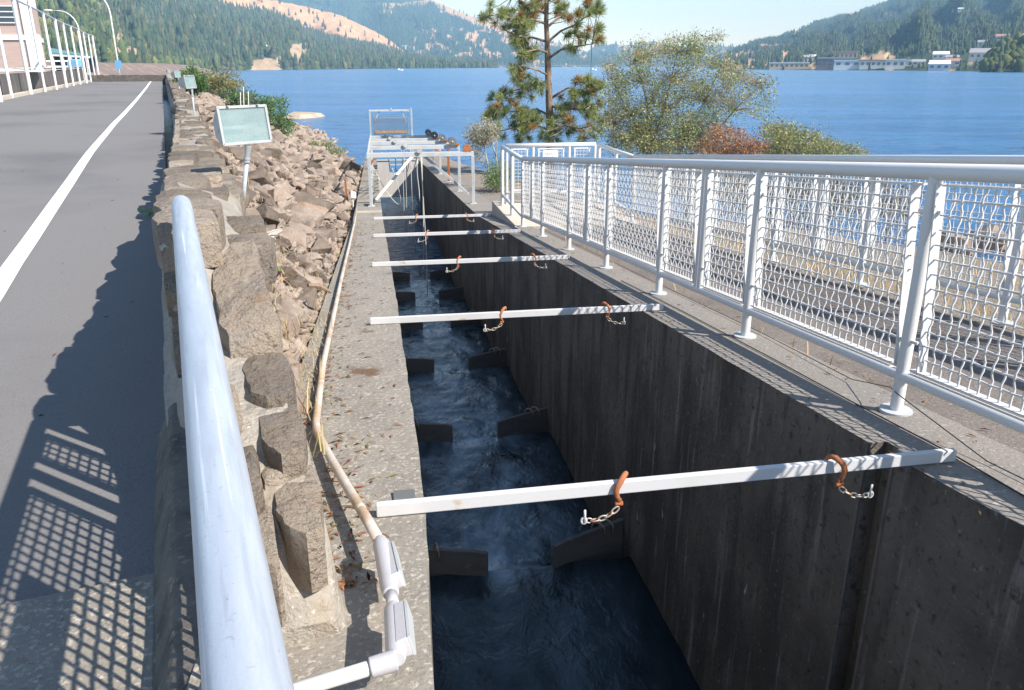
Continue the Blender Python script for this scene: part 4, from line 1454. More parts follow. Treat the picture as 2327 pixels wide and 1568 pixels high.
# timber block at the end of the right wall
mb = MB()
mb.box8([SL(34.2, 1.50, -4.6), SL(34.2, 2.68, -4.6), SL(35.4, 2.68, -4.6), SL(35.4, 1.50, -4.6)],
        [SL(34.2, 1.52, -3.46), SL(34.2, 2.4, -3.55), SL(35.4, 2.4, -3.53), SL(35.4, 1.52, -3.44)])
tag(obj("timber_block", mb, mat("old_timber", (0.21, 0.17, 0.14), 0.9, layers=[((3, 3, 14), (0.12, 0.10, 0.09), 0.5, 0.65)], bump=(14, 0.01)), bevel=0.02), "old brown timber block at the lower end of the right channel wall", "timber block")

# =================================================================== ROCKS
def make_rock(seed, low=False):
    r = random.Random(seed)
    bm = bmesh.new()
    for _ in range(12):
        v = Vector((r.gauss(0, 1), r.gauss(0, 1), r.gauss(0, 1))).normalized()
        v = Vector((v.x * r.uniform(0.8, 1.15), v.y * r.uniform(0.65, 1.0), v.z * r.uniform(0.5, 0.8)))
        bm.verts.new(v * 0.5)
    res = bmesh.ops.convex_hull(bm, input=bm.verts)
    bmesh.ops.delete(bm, geom=[g for g in res['geom_interior'] if isinstance(g, bmesh.types.BMVert)], context='VERTS')
    bmesh.ops.dissolve_limit(bm, angle_limit=0.25, verts=bm.verts, edges=bm.edges)
    bmesh.ops.bevel(bm, geom=list(bm.edges), offset=0.014, segments=1, affect='EDGES', clamp_overlap=True)
    bmesh.ops.triangulate(bm, faces=bm.faces)
    if not low:
        bmesh.ops.subdivide_edges(bm, edges=bm.edges, cuts=2, use_grid_fill=True)
    for v in bm.verts:
        n = v.co.normalized()
        k = mnoise.noise(v.co * 4 + Vector((seed, 0, 0))) * 0.05 + mnoise.noise(v.co * 9 + Vector((0, seed, 0))) * 0.035 + mnoise.noise(v.co * 21 + Vector((0, seed, 5))) * 0.012
        v.co += n * k
    me = bpy.data.meshes.new("boulder")
    bm.to_mesh(me)
    bm.free()
    me.polygons.foreach_set("use_smooth", [True] * len(me.polygons))
    try:
        me.set_sharp_from_angle(angle=math.radians(19))
    except Exception:
        pass
    me.materials.append(M['rock'])
    return me
ROCKS = [make_rock(k) for k in range(12)]

ROCKS_LO = [make_rock(40 + k, True) for k in range(8)]
spots = []
tries = 0
while tries < 32000 and len(spots) < 2100:
    tries += 1
    uu_ = 2.9 * math.exp(rng.random() * 3.15)
    tt = rng.uniform(0.02, 0.985)
    L_, R_ = Vector(UV(uu_, wall_out(uu_) + 0.03, 0)), bank_right(uu_)
    wd = math.hypot(R_.x - L_.x, R_.y - L_.y)
    p = bank_pt(uu_, tt)
    sz = min(rng.uniform(0.13, 0.66) * (0.7 + 0.5 * rng.random()) + uu_ * 0.004, wd * 0.55)
    if wd < 0.25 or (uu_ < 34 and (1 - tt) * wd < sz * 0.45):
        continue
    ok = True
    for q, s2 in spots:
        if abs(q.x - p.x) < 0.7 and abs(q.y - p.y) < 0.8:
            if (q - p).length < (sz + s2) * 0.36:
                ok = False
                break
    if ok:
        spots.append((p, sz))
spots.sort(key=lambda a: -(a[1] / a[0].length))
rest_V, rest_F, off = [], [], 0
NB = 270
for i, (p, sz) in enumerate(spots):
    me = ROCKS[i % 12]
    rot = (rng.uniform(-0.35, 0.35), rng.uniform(-0.35, 0.35), rng.uniform(0, 6.28))
    scl = (sz * rng.uniform(0.9, 1.25), sz * rng.uniform(0.9, 1.2), sz * rng.uniform(0.8, 1.2))
    lift = sz * rng.uniform(0.02, 0.16)
    if i < NB:
        o = bpy.data.objects.new("boulder", me)
        COL.objects.link(o)
        o.location = p + Vector((0, 0, lift))
        o.rotation_euler = rot
        o.scale = scl
        tag(o, "angular brown basalt boulder lying in the riprap slope by the channel", "boulder", "boulders of the riprap slope")
    else:
        mm = Matrix.LocRotScale(p + Vector((0, 0, lift)), Euler(rot), Vector(scl))
        n = len(me.vertices)
        co = np.empty(n * 3, dtype=np.float32)
        me.vertices.foreach_get("co", co)
        co = co.reshape(-1, 3)
        A = np.array(mm)
        rest_V.append(co @ A[:3, :3].T + A[:3, 3])
        f = np.empty(len(me.polygons) * 3, dtype=np.int32)
        me.loops.foreach_get("vertex_index", f)
        rest_F.append(f.reshape(-1, 3) + off)
        off += n
for _ in range(3600):
    uu_ = 2.8 * math.exp(rng.random() * 2.6)
    L_, R_ = Vector(UV(uu_, wall_out(uu_) + 0.03, 0)), bank_right(uu_)
    wd = math.hypot(R_.x - L_.x, R_.y - L_.y)
    p = bank_pt(uu_, rng.uniform(0.02, 0.97))
    sz = rng.uniform(0.04, 0.17)
    me = ROCKS_LO[rng.randrange(8)]
    mm = Matrix.LocRotScale(p + Vector((0, 0, sz * 0.3)), Euler((rng.uniform(-1, 1), rng.uniform(-1, 1), rng.uniform(0, 6.28))), Vector((sz, sz * rng.uniform(0.6, 1), sz * rng.uniform(0.6, 1))))
    n = len(me.vertices)
    co = np.empty(n * 3, dtype=np.float32)
    me.vertices.foreach_get("co", co)
    A = np.array(mm)
    rest_V.append(co.reshape(-1, 3) @ A[:3, :3].T + A[:3, 3])
    f = np.empty(len(me.polygons) * 3, dtype=np.int32)
    me.loops.foreach_get("vertex_index", f)
    rest_F.append(f.reshape(-1, 3) + off)
    off += n
o = mesh_np("riprap_rubble", np.concatenate(rest_V), np.concatenate(rest_F), M['rock'])
tag(o, "smaller and farther stones of the riprap slope", "rubble", kind="stuff")

# dark boulders on the right bank below the walkway
for i, (x, y, Y, sz) in enumerate([(2170, 560, 9.5, 0.7), (2235, 548, 9.8, 0.8), (2120, 585, 9.2, 0.45), (1960, 575, 10.5, 0.5), (2010, 590, 10.2, 0.4), (2300, 570, 9.6, 0.6)]):
    o = bpy.data.objects.new("boulder", ROCKS[(i * 5) % 12])
    COL.objects.link(o)
    o.location = at(x, y, Y)
    o.scale = (sz, sz * 0.8, sz * 0.8)
    o.rotation_euler = (0.2 * i, 0.3, i * 1.3)
    tag(o, "dark boulder on the river bank seen through the far mesh fence", "boulder", "boulders on the right bank")

# driftwood
for i, (x0, y0, x1, y1, z, r_) in enumerate([(602, 552, 638, 524, -1.32, 0.028), (700, 648, 752, 664, -1.42, 0.014), (575, 510, 580, 552, -1.05, 0.012), (535, 560, 640, 520, -1.2, 0.006)]):
    a, b = Vector(atz(x0, y0, z)), Vector(atz(x1, y1, z - 0.08))
    mb = MB()
    mb.tube([a, a.lerp(b, 0.5) + Vector((0, 0, 0.02)), b], [r_, r_ * 1.25, r_ * 0.7], 7)
    lbs = ["pale split driftwood plank among the riprap boulders", "dark weathered stick wedged between boulders beside the conduit", "thin curved grey branch standing behind the lichen slab", "long thin dry twig across the stones below the floodlight"]
    tag(obj("driftwood", mb, M['bark'] if i == 1 else M['driftwood']), lbs[i], "driftwood")

# =================================================================== VEGETATION
def blades(P, h, wd, lean=0.5):
    n = len(P)
    th = nr.uniform(0, 2 * np.pi, n)
    d = np.stack([np.cos(th), np.sin(th), np.zeros(n)], 1)
    sd2 = np.stack([-np.sin(th), np.cos(th), np.zeros(n)], 1) * (wd / 2)
    hh = h * nr.uniform(0.5, 1.2, n)[:, None]
    ln = lean * nr.uniform(0.2, 1.3, n)[:, None] * hh
    tip = P + d * ln + np.array([0, 0, 1.0]) * hh
    mid = P + d * ln * 0.35 + np.array([0, 0, 0.62]) * hh
    V = np.stack([P - sd2, P + sd2, mid + sd2 * 0.8, mid - sd2 * 0.8, tip], 1).reshape(-1, 3)
    b = np.arange(n)[:, None] * 5
    F = np.concatenate([b + [0, 1, 2], b + [0, 2, 3], b + [3, 2, 4]], 0)
    return V, F

def col_rand(n, base, var, k=1):
    c = np.array(base)[None, :] * (1 + nr.normal(0, var, (n, 1)))
    c = c * (1 + nr.normal(0, var * 0.3, (n, 3)))
    return np.repeat(np.clip(c, 0.002, 1), k, 0)
# dry grass tufts in the riprap and along the walkway
cs_ = []
for _ in range(150):
    u_ = 2.2 * math.exp(rng.random() * 2.9)
    t_ = rng.uniform(0.05, 0.98)
    p = bank_pt(u_, t_)
    for _ in range(rng.randint(10, 26)):
        cs_.append((p.x + rng.gauss(0, 0.07 + u_ * 0.004), p.y + rng.gauss(0, 0.07 + u_ * 0.004), p.z + 0.02))
for _ in range(520):                       # beside the conduit
    s = 2.4 + rng.random() ** 1.4 * 3.2
    cs_.append(SL(s, -0.42 + rng.gauss(0, 0.05), ztop(s) - 0.06))
for _ in range(500):
    s = 24 + rng.random() * 8
    cs_.append(SL(s, -0.85 + rng.gauss(0, 0.25), ztop(s) - 0.2))
for _ in range(420):
    s = 3 + rng.random() * 30
    cs_.append(SL(s, -0.47 + rng.gauss(0, 0.03), ztop(s) - 0.1))
P_ = np.array(cs_)
V, F = blades(P_, 0.11, 0.005, 0.9)
o = mesh_np("dry_grass", V, F, M['grass_dry'], tint=col_rand(len(P_), (0.44, 0.34, 0.18), 0.25, 5))
tag(o, "straw coloured dry grass among the riprap stones", "grass", kind="stuff")
cs_ = []
for _ in range(3200):
    s = rng.uniform(-2, 13.5)
    l = 3.72 + abs(rng.gauss(0, 0.9))
    if l > 7:
        continue
    k = max(0, (l - 3.72) / 9)
    cs_.append(SL(s, l, ztop(s) - 0.02 - 3.0 * max(0, k - 0.25)))
for _ in range(26):
    s = rng.uniform(2.5, 11)
    cs_.append(SL(s, 2.26 + rng.gauss(0, 0.02), ztop(s)))
for _ in range(500):
    s = rng.uniform(14.2, 24)
    l = rng.uniform(2.6, 6)
    cs_.append(SL(s, l, ztop(s) - 0.05 - 0.1 * max(0, l - 4)))
P_ = np.array(cs_)
V, F = blades(P_, 0.10, 0.006, 0.9)
o = mesh_np("dry_grass", V, F, M['grass_dry'], tint=col_rand(len(P_), (0.58, 0.42, 0.19), 0.25, 5))
tag(o, "dry yellow grass strip beyond the far mesh fence", "grass", kind="stuff")

def leaf_cloud(P, ln, wd, up=0.2):
    n = len(P)
    d = nr.normal(0, 1, (n, 3))
    d /= np.linalg.norm(d, axis=1)[:, None]
    e_ = nr.normal(0, 1, (n, 3))
    e_ -= d * np.sum(d * e_, 1)[:, None]
    e_ /= np.linalg.norm(e_, axis=1)[:, None]
    k = nr.uniform(0.6, 1.3, n)[:, None]
    d = d * ln / 2 * k
    e_ = e_ * wd / 2 * k
    V = np.stack([P - d, P + e_, P + d, P - e_], 1).reshape(-1, 3)
    F = np.arange(n)[:, None] * 4 + np.array([[0, 1, 2, 3]])
    return V, F

def stem_tree(mb, pts, r0, r1, seg=6):
    n = len(pts)
    mb.tube(pts, [r0 + (r1 - r0) * i / (n - 1) for i in range(n)], seg)

def crown_bush(name, label, cat, base, blobs, Y, dY, leaf, wleaf, count, cols, stems, group=None, matleaf='leaf', tw='twig', clump=26, tw_r=0.006, spread=0.16):
    """blobs: (x,y,rx,ry,weight) in photograph units at depth Y (+-dY); real positions in space"""
    root = thing(name, label, cat, base, group)
    mb = MB()
    for st in stems:
        stem_tree(mb, [Vector(at(x, y, Y + dy)) for x, y, dy in st[0]], st[1], st[2])
    tips = []
    wsum = sum(b[4] for b in blobs)
    for (x, y, rx, ry, wt) in blobs:
        n = max(3, int(count / clump * wt / wsum))
        for _ in range(n):
            a = rng.uniform(0, 6.283)
            r = math.sqrt(rng.random())
            tips.append(Vector(at(x + rx * r * math.cos(a), y + ry * r * math.sin(a), Y + rng.gauss(0, dY))))
    stem_pts = [Vector(at(x, y, Y + dy)) for st in stems for x, y, dy in st[0]]
    P_, C_ = [], []
    for t in tips:
        q = min(stem_pts, key=lambda s: (s - t).length + (0.25 if s.z > t.z else 0))
        m_ = t.lerp(q, 0.5) + Vector((rng.gauss(0, 0.06), rng.gauss(0, 0.06), rng.gauss(0, 0.05)))
        mb.tube([q, m_, t], [tw_r, tw_r * 0.7, tw_r * 0.35], 4, cap=False)
        ax = (t - m_).normalized()
        for _ in range(2):
            e2 = t + Vector((rng.gauss(0, spread), rng.gauss(0, spread), abs(rng.gauss(0, spread))))
            mb.tube([m_.lerp(t, rng.uniform(0.2, 0.9)), e2], [tw_r * 0.5, tw_r * 0.25], 3, cap=False)
        c = cols[rng.randrange(len(cols))]
        dens = rng.uniform(0.5, 1.4)
        for _ in range(int(clump * dens)):
            k = rng.gauss(0, 1)
            P_.append(t + ax * (k * spread * 0.9) + Vector((rng.gauss(0, spread * 0.6), rng.gauss(0, spread * 0.6), rng.gauss(0, spread * 0.5))))
            C_.append(c)
    obj("branches", mb, M[tw], root)
    P_ = np.array([tuple(p) for p in P_])
    V, F = leaf_cloud(P_, leaf, wleaf)
    C_ = np.array(C_) * (1 + nr.normal(0, 0.22, (len(P_), 1)))
    mesh_np("foliage", V, F, M[matleaf], root, tint=np.repeat(np.clip(C_, 0.004, 1), 4, 0))
    return root

# --- pine
YP = 25.0
pb = at(1250, 400, YP)
pine = thing("pine_tree", "tall open pine with long needles standing by the gate fence", "tree", (pb[0], pb[1], -3.6))
mb = MB()
tr = [(1252, 430), (1250, 300), (1247, 200), (1245, 150), (1244, 100), (1241, 50), (1243, 0), (1245, -60), (1246, -110)]
stem_tree(mb, [Vector(at(x, y, YP)) for x, y in tr], 0.125, 0.035, 12)
obj("trunk", mb, M['bark'], pine, smooth=True)
br = [[(1250, 225), (1272, 210), (1290, 200), (1312, 205), (1345, 195)], [(1247, 172), (1225, 160), (1205, 155), (1178, 148)], [(1246, 133), (1275, 113), (1300, 107), (1345, 100)],
      [(1245, 95), (1275, 70), (1310, 55), (1352, 20)], [(1243, 62), (1270, 40), (1287, 25), (1295, 5)], [(1242, 55), (1215, 45), (1175, 42), (1112, 35)], [(1241, 32), (1205, 12), (1165, -8)],
      [(1243, 95), (1210, 85), (1180, 85), (1150, 70)], [(1248, 262), (1220, 248), (1180, 255), (1112, 248)], [(1250, 295), (1215, 285), (1160, 292), (1125, 300)], [(1246, 185), (1215, 192), (1170, 205), (1130, 225)],
      [(1250, 290), (1280, 285), (1320, 292), (1360, 280)], [(1249, 240), (1280, 250), (1330, 245), (1370, 230)], [(1243, 0), (1285, -15), (1330, -20)], [(1243, -20), (1205, -30), (1180, -35)], [(1245, 120), (1222, 112), (1195, 118)]]
brp = []
mbb = MB()
for bl in br:
    dd_ = rng.uniform(-1.3, 1.3)
    pts = [Vector(at(x, y, YP + dd_ * i / (len(bl) - 1))) for i, (x, y) in enumerate(bl)]
    stem_tree(mbb, pts, 0.04, 0.014, 7)
    for a, b in zip(pts, pts[1:]):
        for k in (0.0, 0.33, 0.66):
            brp.append(a.lerp(b, k))
    brp.append(pts[-1])
tufts = [(1345, 15, 25, 20, 10), (1310, 40, 25, 18, 8), (1350, 75, 18, 25, 9), (1310, 80, 25, 25, 7), (1280, 20, 25, 20, 8), (1300, 108, 26, 8, 3), (1210, 15, 30, 20, 12), (1175, 25, 30, 22, 10), (1118, 30, 25, 25, 9), (1150, 55, 30, 15, 8), (1190, 50, 25, 20, 10), (1180, 85, 20, 25, 11), (1198, 120, 25, 20, 10), (1175, 150, 18, 20, 8), (1187, 180, 25, 20, 10), (1215, 195, 20, 15, 6), (1195, 212, 22, 12, 5), (1330, 200, 45, 25, 20), (1300, 230, 35, 25, 15), (1352, 240, 35, 25, 12), (1270, 265, 25, 25, 11), (1320, 290, 45, 30, 16), (1215, 275, 35, 30, 15), (1180, 290, 35, 30, 15), (1130, 240, 30, 30, 11), (1112, 262, 20, 20, 7), (1150, 215, 20, 15, 6), (1180, 242, 22, 15, 7), (1130, 300, 25, 18, 7), (1255, 310, 30, 15, 8), (1280, -20, 40, 15, 8), (1210, -20, 40, 15, 8), (1370, 270, 20, 25, 5)]
NV, NF, NC = [], [], []
no = 0
mbt2 = MB()
for (x, y, rx, ry, n) in tufts:
    for _ in range(int(n * 1.12)):
        a = rng.uniform(0, 6.283)
        r = math.sqrt(rng.random())
        t = Vector(at(x + rx * r * math.cos(a), y + ry * r * math.sin(a), YP + rng.gauss(0, 0.55)))
        q = min(brp, key=lambda s: (s - t).length)
        ax = (t - q)
        ax = ax.normalized() if ax.length > 0.02 else Vector((rng.gauss(0, 1), rng.gauss(0, 1), 0.5)).normalized()
        ax = (ax + Vector((0, 0, 0.45))).normalized()
        mbt2.tube([q, t.lerp(q, 0.4) - Vector((0, 0, 0.03)), t], [0.014, 0.011, 0.007], 5, cap=False)
        m = 120
        dv = nr.normal(0, 1, (m, 3))
        dv /= np.linalg.norm(dv, axis=1)[:, None]
        dv = dv + np.array(ax)[None, :] * 0.75
        dv /= np.linalg.norm(dv, axis=1)[:, None]
        st = np.array(t)[None, :] - np.array(ax)[None, :] * nr.uniform(0, 0.10, (m, 1))
        lnn = nr.uniform(0.15, 0.25, (m, 1))
        sd3 = np.cross(dv, nr.normal(0, 1, (m, 3)))
        sd3 /= np.linalg.norm(sd3, axis=1)[:, None]
        sd3 *= 0.0062
        tipv = st + dv * lnn - np.array([0, 0, 1.0]) * lnn * 0.14
        V = np.stack([st - sd3, st + sd3, tipv + sd3 * 0.5, tipv - sd3 * 0.5], 1).reshape(-1, 3)
        NV.append(V)
        NF.append(np.arange(m)[:, None] * 4 + np.array([[0, 1, 2, 3]]) + no)
        no += 4 * m
        rr_ = rng.random()
        base = (0.31, 0.35, 0.125) if rr_ < 0.66 else (0.19, 0.245, 0.105) if rr_ < 0.86 else (0.40, 0.25, 0.10)
        NC.append(col_rand(m, base, 0.22, 4))
obj("branch", mbb, M['bark'], pine, smooth=True)
obj("twigs", mbt2, M['twig'], pine)
mesh_np("needles", np.concatenate(NV), np.concatenate(NF), M['needle'], pine, tint=np.concatenate(NC))

G1c = [(0.28, 0.30, 0.115), (0.23, 0.28, 0.09), (0.34, 0.35, 0.14), (0.25, 0.26, 0.14), (0.37, 0.33, 0.15), (0.22, 0.30, 0.08)]
b0 = at(1500, 420, 21.5)
crown_bush("willow_tree", "sprawling grey-green willow with thin bare twigs, right of the pine", "tree", (b0[0], b0[1], -3.6),
           [(1480, 118, 60, 24, 5), (1430, 150, 55, 34, 8), (1540, 112, 62, 24, 6), (1600, 160, 85, 48, 13), (1470, 215, 90, 55, 17), (1560, 240, 95, 60, 17), (1430, 285, 65, 45, 12), (1670, 205, 55, 60, 9), (1730, 215, 28, 55, 4), (1500, 300, 95, 50, 26), (1440, 325, 60, 28, 12), (1540, 335, 70, 22, 12), (1600, 300, 70, 45, 13), (1625, 88, 18, 14, 1.2), (1575, 86, 16, 12, 1.2), (1400, 220, 35, 50, 5)],
           21.5, 0.75, 0.064, 0.026, 36000, G1c,
           [([(1480, 430, 0), (1478, 310, 0), (1470, 240, 0.1), (1462, 190, 0.2), (1440, 140, 0.3)], 0.05, 0.012), ([(1480, 330, 0), (1510, 250, -0.3), (1525, 180, -0.4), (1540, 120, -0.5), (1560, 95, -0.5)], 0.035, 0.008),
            ([(1500, 400, 0), (1560, 320, 0.4), (1600, 230, 0.6), (1640, 150, 0.6)], 0.04, 0.008), ([(1500, 400, 0), (1600, 330, -0.5), (1670, 250, -0.7), (1730, 190, -0.7), (1750, 170, -0.7)], 0.035, 0.006),
            ([(1475, 300, 0), (1430, 260, 0.4), (1400, 200, 0.5), (1390, 180, 0.5)], 0.028, 0.007), ([(1525, 180, -0.4), (1580, 120, -0.3), (1615, 85, -0.2), (1635, 74, -0.2)], 0.014, 0.004), ([(1480, 330, 0), (1440, 310, -0.3), (1395, 285, -0.4)], 0.025, 0.008)], spread=0.15)
b0 = at(1680, 410, 19.5)
crown_bush("dry_shrub", "rusty brown dried-out shrub in front of the willow", "shrub", (b0[0], b0[1], -3.4),
           [(1650, 325, 50, 30, 8), (1690, 340, 50, 18, 6), (1625, 345, 35, 18, 5), (1638, 298, 14, 14, 2), (1720, 330, 20, 18, 2)], 19.5, 0.4, 0.06, 0.025, 5600, [(0.36, 0.17, 0.085), (0.30, 0.15, 0.08), (0.42, 0.22, 0.11)],
           [([(1660, 420, 0), (1650, 350, 0), (1640, 300, 0)], 0.02, 0.006), ([(1670, 420, 0), (1690, 350, 0.2), (1715, 325, 0.2)], 0.02, 0.006), ([(1660, 420, 0), (1630, 355, -0.2)], 0.02, 0.006)], spread=0.12)
b0 = at(1820, 410, 20.5)
crown_bush("low_willow", "low grey-green willow bush spreading along the fence, right of the brown shrub", "shrub", (b0[0], b0[1], -3.4),
           [(1770, 305, 40, 28, 8), (1820, 325, 50, 26, 10), (1880, 338, 45, 16, 6), (1930, 345, 34, 12, 3), (1850, 345, 70, 16, 9), (1760, 345, 40, 18, 6), (1965, 352, 16, 6, 0.6)], 20.5, 0.6, 0.062, 0.025, 14000, G1c,
           [([(1800, 430, 0), (1790, 350, 0), (1765, 290, 0)], 0.03, 0.006), ([(1810, 430, 0), (1840, 350, 0), (1870, 325, 0.3)], 0.03, 0.006), ([(1815, 430, 0), (1880, 350, -0.3), (1950, 340, -0.3)], 0.025, 0.005)], spread=0.13)
b0 = at(1760, 560, 14.0)
crown_bush("bank_brush", "tangled brown and green brush on the bank seen through the far mesh fence", "shrub", (b0[0], b0[1], -3.6),
           [(1500, 400, 70, 40, 10), (1620, 410, 80, 45, 14), (1740, 425, 80, 50, 14), (1860, 440, 80, 50, 13), (1980, 450, 70, 50, 11), (2060, 470, 50, 40, 6), (1640, 470, 80, 30, 7), (1820, 500, 90, 30, 8)], 14.5, 0.9, 0.06, 0.024, 13000, [(0.20, 0.15, 0.085), (0.17, 0.18, 0.075), (0.28, 0.21, 0.11), (0.13, 0.12, 0.07)],
           [([(1560, 560, 0), (1550, 430, 0)], 0.02, 0.006), ([(1700, 580, 0), (1720, 430, 0)], 0.02, 0.006), ([(1880, 590, 0), (1870, 440, 0)], 0.02, 0.006), ([(2010, 590, 0), (2020, 460, 0)], 0.02, 0.006)], spread=0.13)
b0 = at(1128, 405, 20.0)
crown_bush("birch_sapling", "pale-stemmed grey-leaved sapling left of the gate fence", "tree", (b0[0], b0[1], -3.3),
           [(1095, 300, 30, 24, 8), (1085, 320, 22, 14, 4), (1118, 295, 14, 16, 3), (1080, 345, 12, 20, 1.5)], 20.0, 0.35, 0.05, 0.028, 3400, [(0.30, 0.29, 0.20), (0.26, 0.26, 0.16), (0.36, 0.33, 0.24)],
           [([(1112, 402, 0), (1108, 370, 0), (1100, 330, 0), (1094, 295, 0)], 0.022, 0.006), ([(1131, 402, 0), (1128, 360, 0), (1120, 330, 0.1), (1108, 305, 0.1)], 0.026, 0.007), ([(1128, 360, 0), (1129, 320, 0), (1128, 290, 0)], 0.016, 0.005)], tw='pale_bark', spread=0.10)
b0 = at(1140, 425, 19.0)
crown_bush("green_bush", "small bright green bush under the pale sapling, by the landing", "shrub", (b0[0], b0[1], -3.3),
           [(1125, 395, 22, 24, 5), (1145, 400, 26, 28, 6), (1118, 415, 16, 12, 2)], 19.0, 0.4, 0.06, 0.02, 2600, [(0.12, 0.22, 0.055), (0.16, 0.26, 0.07), (0.10, 0.18, 0.05)],
           [([(1130, 440, 0), (1128, 400, 0)], 0.012, 0.004), ([(1140, 440, 0), (1146, 390, 0)], 0.012, 0.004)], spread=0.13)
# bushes on the left bank
b0 = at(430, 214, 45)
crown_bush("round_bush", "round green bush behind the small floodlights by the stone wall", "shrub", (b0[0], b0[1], b0[2]),
           [(435, 185, 30, 24, 10), (415, 190, 20, 20, 4), (455, 190, 16, 18, 4)], 45, 0.5, 0.15, 0.07, 3800, [(0.085, 0.17, 0.04), (0.11, 0.21, 0.05), (0.06, 0.12, 0.035)],
           [([(432, 215, 0), (432, 190, 0)], 0.04, 0.02)], spread=0.17)
b0 = at(600, 315, 46)
crown_bush("leafy_bush", "large leafy green bush on the bank behind the near floodlight", "shrub", (b0[0], b0[1], b0[2]),
           [(570, 240, 50, 28, 12), (600, 270, 50, 34, 16), (640, 285, 22, 26, 6), (540, 225, 30, 20, 6), (620, 235, 30, 16, 4), (585, 300, 40, 16, 6)], 46, 0.8, 0.16, 0.06, 8500, [(0.085, 0.17, 0.05), (0.11, 0.21, 0.06), (0.065, 0.13, 0.04)],
           [([(600, 320, 0), (598, 270, 0), (590, 235, 0)], 0.06, 0.02), ([(610, 320, 0), (635, 280, 0)], 0.05, 0.02)], spread=0.22)
b0 = at(500, 232, 62)
crown_bush("yellow_shrub", "yellowish dry shrub between the two green bushes on the bank", "shrub", (b0[0], b0[1], b0[2]),
           [(490, 195, 34, 24, 8), (515, 185, 30, 20, 6), (475, 175, 26, 14, 3), (500, 215, 26, 16, 5), (540, 195, 16, 14, 2)], 62, 0.9, 0.2, 0.08, 4200, [(0.30, 0.27, 0.09), (0.24, 0.23, 0.09), (0.20, 0.20, 0.08)],
           [([(500, 235, 0), (498, 195, 0)], 0.06, 0.02)], spread=0.28)
b0 = at(745, 352, 46)
crown_bush("bank_weeds", "sparse green weeds at the water edge above the riprap", "shrub", (b0[0], b0[1], b0[2]),
           [(735, 335, 26, 10, 5), (765, 345, 20, 8, 3), (712, 330, 10, 10, 2)], 45, 0.5, 0.12, 0.04, 1300, [(0.16, 0.22, 0.07), (0.2, 0.24, 0.08)],
           [([(740, 355, 0), (738, 335, 0)], 0.02, 0.01), ([(765, 358, 0), (765, 342, 0)], 0.02, 0.01)], spread=0.16)
# small green weeds
for (x, y, z, n, lb) in ((338, 488, -1.42, 60, "small green weed growing from the foot of the stone wall"), (612, 615, -1.35, 80, "small bright green weed between boulders beside the lichen slab")):
    c = Vector(atz(x, y, z))
    P_ = np.array([[c.x + rng.gauss(0, 0.035), c.y + rng.gauss(0, 0.035), c.z + abs(rng.gauss(0, 0.03))] for _ in range(n)])
    V, F = leaf_cloud(P_, 0.035, 0.014)
    wr_ = thing("weed", lb, "weed", tuple(c))
    mesh_np("leaves", V, F, M['leaf'], wr_, tint=col_rand(n, (0.16, 0.34, 0.06), 0.2, 4))
    mb = MB()
    mb.tube([c + Vector((0, 0, -0.06)), c + Vector((0.01, 0, 0.05))], 0.003, 4)
    obj("stem", mb, M['twig'], wr_)
# leaf litter on the road, the wall tops and the walkway
P_ = []
for _ in range(130):
    u_ = 2.5 + 14 * rng.random() ** 1.6
    P_.append(UV(u_, -0.3 - 5 * rng.random() ** 1.5, -1.446))
for _ in range(900):
    s_ = 1.8 + 12 * rng.random() ** 1.8
    P_.append(SL(s_, -0.44 + 0.17 * abs(rng.gauss(0, 0.5)) + (0.06 if s_ > 3 else 0.2), ztop(s_) + 0.004))
for _ in range(260):
    s_ = 2 + 11 * rng.random()
    P_.append(SL(s_, rng.uniform(-0.4, 0.06), ztop(s_) + 0.004))
for _ in range(260):
    s_ = 1.5 + 10 * rng.random()
    P_.append(SL(s_, rng.choice((1.82, 2.1, 2.24, 2.3, 2.5)) + rng.gauss(0, 0.04), ztop(s_) + 0.004))
P_ = np.array(P_)
n = len(P_)
th = nr.uniform(0, 6.28, n)
d_ = np.stack([np.cos(th), np.sin(th), np.zeros(n)], 1) * (nr.uniform(0.006, 0.03, n)[:, None])
e_ = np.stack([-np.sin(th), np.cos(th), np.zeros(n)], 1) * (nr.uniform(0.0015, 0.006, n)[:, None])
up_ = np.array([0, 0, 0.004])
V = np.stack([P_ - d_, P_ + e_ + up_, P_ + d_, P_ - e_ + up_], 1).reshape(-1, 3)
o = mesh_np("leaf_litter", V, np.arange(n)[:, None] * 4 + np.array([[0, 1, 2, 3]]), M['grass_dry'], tint=col_rand(n, (0.24, 0.14, 0.075), 0.45, 4))
tag(o, "scattered dry leaf litter and twigs on the concrete and the road", "litter", kind="stuff")
# thin white stakes
for i, (x, y0, y1) in enumerate([(555, 243, 200), (566, 246, 210), (548, 240, 212)]):
    a = Vector(at(x, y0 + 30, 30))
    b = Vector(at(x - 2, y1, 30))
    mb = MB()
    mb.tube([a, b], 0.017, 6)
    mb.tube([b, b + Vector((0, 0, 0.03))], 0.024, 6)
    tag(obj("marker_stake", mb, M['white_trim']), "thin pale stake standing on the bank behind the near floodlight", "stake", "stakes on the bank")
# gravel spit
mb = MB()
pts = [(640, 272), (662, 262), (700, 263), (742, 266), (720, 270), (680, 273)]
base = [Vector(atz(x, y, RIVER - 0.1)) for x, y in pts]
cc = sum(base, Vector()) / len(base)
topp = [cc + (p - cc) * 0.75 + Vector((0, 0, 0.45)) for p in base]
n = len(base)
mb.add(base + topp, [tuple(range(n, 2 * n))] + [(i, (i + 1) % n, n + (i + 1) % n, n + i) for i in range(n)])
structure(obj("gravel_spit", mb, mat("spit_gravel", (0.45, 0.36, 0.26), 0.95, layers=[(0.8, (0.32, 0.26, 0.2), 0.45, 0.6)])))

